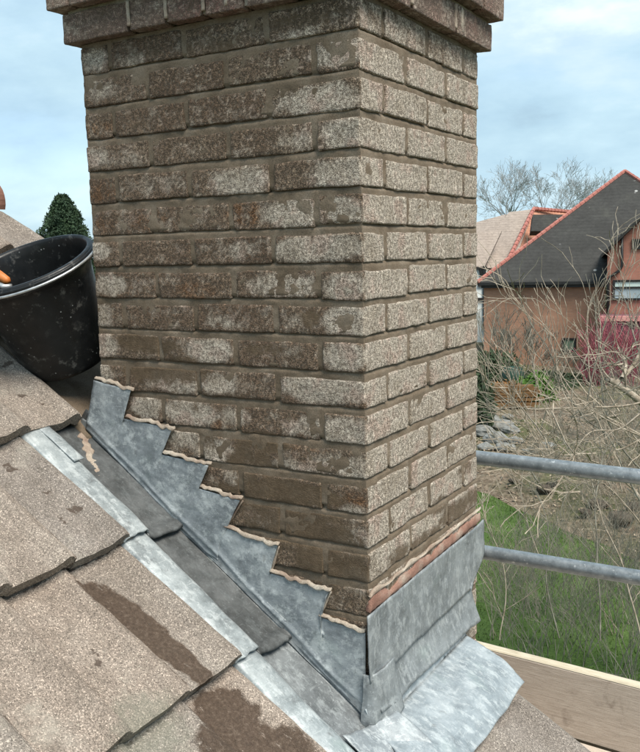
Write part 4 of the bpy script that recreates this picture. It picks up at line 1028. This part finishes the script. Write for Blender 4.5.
# dead leaves and litter on the bank
lv = MB(); rl = random.Random(12)
for i in range(9000):
    t = rl.uniform(-6, 12); s = rl.uniform(.0, 11); p = LA + LD*t + LN*s; z = gz(p.x, p.y)-.005; a = rl.uniform(0, 6.28); sz = rl.uniform(.025, .06)
    q = Vector((p.x, p.y, z)); d1 = Vector((math.cos(a), math.sin(a), rl.uniform(-.1, .5)))*sz; d2 = Vector((-math.sin(a), math.cos(a), rl.uniform(-.1, .5)))*sz*.6
    n = len(lv.v); lv.v += [tuple(q-d1+Vector((0,0,.02))), tuple(q+d2+Vector((0,0,.02))), tuple(q+d1+Vector((0,0,.03))), tuple(q-d2+Vector((0,0,.02)))]; lv.f.append((n, n+1, n+2, n+3))
M['litter'] = simple('leaf_litter', [(.3, (.10, .065, .04)), (.5, (.23, .17, .115)), (.7, (.36, .29, .21))], 9, 3)
tag(lv.build('leaf_litter', M['litter']), 'fallen brown leaves scattered over the earth bank behind the lawn', 'leaves', kind='stuff')

# ------------------------------------------------------------------ bare shrubs and the pale tree
def shrub(u, v, seed, hgt, label, mat='bark_grey', stems=7, spread=.35, lean=.22, depth=3, r0=.014, rmin=.0035, shrink=.74, D=None, kids=(2, 3), group='bare twiggy shrubs in the garden'):
    p = onp(u, v, (0, 0, 1), G) if D is None else at(u, v, D); rng = random.Random(seed); mb = MB(); p.z = G if D is None else G
    for i in range(stems):
        q = p + Vector((rng.gauss(0, .16), rng.gauss(0, .16), 0)); d = Vector((rng.gauss(0, lean), rng.gauss(0, lean), 1))
        grow(mb, q, d, hgt*.42*rng.uniform(.7, 1.15), r0*rng.uniform(.7, 1.2), depth, rng, spread, .12, kids, 4, rmin, .10, shrink)
    o = mb.build('bare_shrub', M[mat]); tag(o, label, 'shrub', group); return o
def nth(i): return ['leftmost', 'second from left', 'third from left', 'fourth from left', 'fifth from left', 'sixth from left', 'seventh from left', 'eighth from left', 'ninth from left', 'tenth from left', 'eleventh from left', 'twelfth from left', 'thirteenth from left', 'rightmost'][i]
def many(lst, fn):
    for i, q in enumerate(sorted(lst)): fn(i, *q)
many([(500, 640, 2.0), (522, 690, 2.3), (545, 650, 2.0), (560, 710, 2.5), (585, 660, 2.4), (602, 720, 2.7), (625, 680, 2.7), (640, 740, 3.0), (655, 690, 2.8), (575, 625, 1.9), (615, 640, 2.4), (530, 615, 1.6), (505, 590, 1.4), (645, 630, 2.3)],
     lambda i, u, v, h: shrub(u, v, 100+i, h, 'bare grey twiggy shrub rising from the green lawn, ' + nth(i), 'bark' if i % 3 == 0 else 'bark_grey', 8, .45, .26, 4, .0075, .0018, .70))
many([(545, 500, 1.3), (590, 515, 1.6), (625, 530, 1.8), (650, 520, 2.2), (570, 470, 1.4), (610, 475, 1.8), (640, 480, 2.2), (530, 470, .9), (600, 445, 1.5), (560, 440, 1.2), (640, 445, 2.0), (620, 425, 1.8)],
     lambda i, u, v, h: shrub(u, v, 200+i, h, 'bare shrub tangled over the brown bank, ' + nth(i), 'bark_grey' if i % 2 else 'bark', 8, .6, .5, 4, .014, .0038, .74, group='pale tangled shrubs on the bank'))
many([(494, 388, 3.0), (507, 386, 3.6), (530, 384, 3.0), (548, 385, 1.8), (573, 385, 1.6)],
     lambda i, u, v, h: shrub(u, v, 300+i, h, 'thin bare climber against the brown house wall, ' + nth(i), 'bark_grey', 5, .4, .2, 4, .022, .008, .72, group='bare shrubs against the house wall'))
many([(600, 392, 2.3), (612, 390, 2.8), (628, 392, 2.9), (588, 392, 1.3), (640, 390, 2.8)],
     lambda i, u, v, h: shrub(u, v, 400+i, h, 'red stemmed dogwood before the extension wall, ' + nth(i), 'bark_red', 12, .3, .22, 3, .022, .011, .74, group='red stemmed dogwoods by the extension'))
# pale tree at the right whose whips arch across the view
pt = empty('pale_bare_tree', Vector((at(700, 520, 11.5).x, at(700, 520, 11.5).y, G)), 'pale barked bare tree at the right edge with long arching whips', 'tree')
def curve(pts, D, r0, r1, mb, k=5, n=18, dD=0, tw=True, rngc=random.Random(9)):
    P = [at(u, v, D + dD*i/(len(pts)-1)) for i, (u, v) in enumerate(pts)]; Q = []; m_ = len(P)
    for i in range(n+1):
        t = i/n*(m_-1); j = min(int(t), m_-2); f = t-j
        p0, p1, p2, p3 = P[max(j-1, 0)], P[j], P[j+1], P[min(j+2, m_-1)]
        q = .5*((2*p1)+(p2-p0)*f+(2*p0-5*p1+4*p2-p3)*f*f+(3*p1-p0-3*p2+p3)*f**3)
        Q.append(q + Vector((nz(q, 2.2, 1), nz(q, 2.2, 5), nz(q, 2.2, 9)))*.035)
    rs = [r0+(r1-r0)*(i/n)**.8 for i in range(n+1)]; mb.tube(Q, rs, k, False)
    if tw:
        for i in range(3, n):
            if rngc.random() < .75:
                d = (Q[i]-Q[i-1]).normalized(); v = Vector((rngc.gauss(0, 1), rngc.gauss(0, 1), rngc.gauss(.3, 1))).normalized()
                grow(mb, Q[i], (d+v*.8), rngc.uniform(.08, .36), max(.0035, rs[i]*.45), rngc.choice((0, 1, 1, 2)), rngc, .5, .05, (1, 2), 3, .0036, .12, .7)
mb = MB(); base_t = Vector((pt.location.x, pt.location.y, G)); tj = at(668, 425, 11.0)
mb.tube([base_t, base_t.lerp(tj, .5)+Vector((.08, .05, 0)), tj], [.11, .085, .06], 8, False)
mb.build('trunk', M['bark'], pt, True)
limbs = [([(668,425),(640,402),(616,383),(610,380)], 11.0, .055, .036, 0), ([(616,384),(622,378),(630,370),(640,352),(650,330)], 11.0, .038, .02, .3), ([(622,378),(626,366),(624,356)], 11, .03, .016, .2),
         ([(624,364),(616,365),(606,362)], 11.1, .018, .010, 0)]
for l, D, r0, r1, dD in limbs:
    mb = MB(); curve(l, D, r0, r1, mb, 7, 12, dD); mb.build('limb', M['bark'], pt, True)
whips = [([(640,500),(610,440),(585,418),(566,392),(548,350),(530,320),(518,292)], 10, .012, .006, 1), ([(585,418),(570,395),(556,360),(545,325),(537,300)], 10.3, .011, .006, .5),
 ([(606,440),(592,398),(590,360),(588,320),(594,293)], 10.2, .012, .005, .3), ([(640,470),(612,432),(602,380),(596,330),(594,295)], 11, .013, .006, 1), ([(606,362),(600,345),(599,320),(599,298)], 11.3, .009, .005, .3),
 ([(640,402),(600,408),(560,408),(528,409),(508,404),(492,392),(485,378)], 10.4, .015, .007, -.6), ([(508,404),(500,412),(490,410),(484,398)], 9.8, .008, .005, 0), ([(528,409),(516,390),(505,366)], 10, .008, .004, .2),
 ([(655,430),(620,448),(590,450),(560,470),(540,465)], 9.5, .012, .006, 0), ([(640,352),(632,330),(626,305),(622,290)], 11.5, .013, .006, .4), ([(650,330),(636,325),(630,300)], 11.8, .01, .005, .4),
 ([(660,470),(630,430),(600,400),(580,372),(570,350)], 10.6, .011, .005, .5), ([(570,348),(590,366),(612,364),(640,350)], 10.8, .008, .006, 0),
 ([(556,350),(560,372),(580,400),(610,420),(650,440)], 9.8, .008, .009, 0), ([(640,415),(615,430),(590,432),(575,450),(560,485)], 9.2, .010, .005, -.5), ([(600,640),(598,560),(594,500),(604,450)], 8.2, .011, .006, .6),
 ([(640,640),(625,570),(600,520),(590,480)], 8.4, .010, .005, .5), ([(540,560),(526,520),(520,480)], 8.5, .007, .004, .2), ([(560,640),(545,580),(548,530),(536,490)], 8.2, .008, .004, .3), 
 ([(500,640),(505,580),(490,530),(484,505)], 8.2, .007, .004, .2), ([(650,540),(620,500),(590,480),(560,500)], 9, .009, .004, 0), ([(645,385),(620,395),(600,420),(585,445)], 10.4, .012, .006, 0)]
for w in whips:
    mb = MB(); curve(w[0], w[1], w[2], w[3], mb, 4, 22, w[4]); mb.build('whip', M['bark' if whips.index(w) % 3 else 'bark_grey'], pt, True)
mb = MB(); rr = random.Random(77)
for i in range(42):
    u = rr.uniform(540, 700); v = rr.uniform(400, 500); p = at(u, v, rr.uniform(9, 12.5)); grow(mb, p, Vector((rr.gauss(-.4, .6), rr.gauss(-.2, .6), rr.gauss(.5, .5))), rr.uniform(.5, 1.1), .011, 3, rr, .55, .05, (2, 3), 4, .0042, .14, .72)
mb.build('twigs', M['bark'], pt)
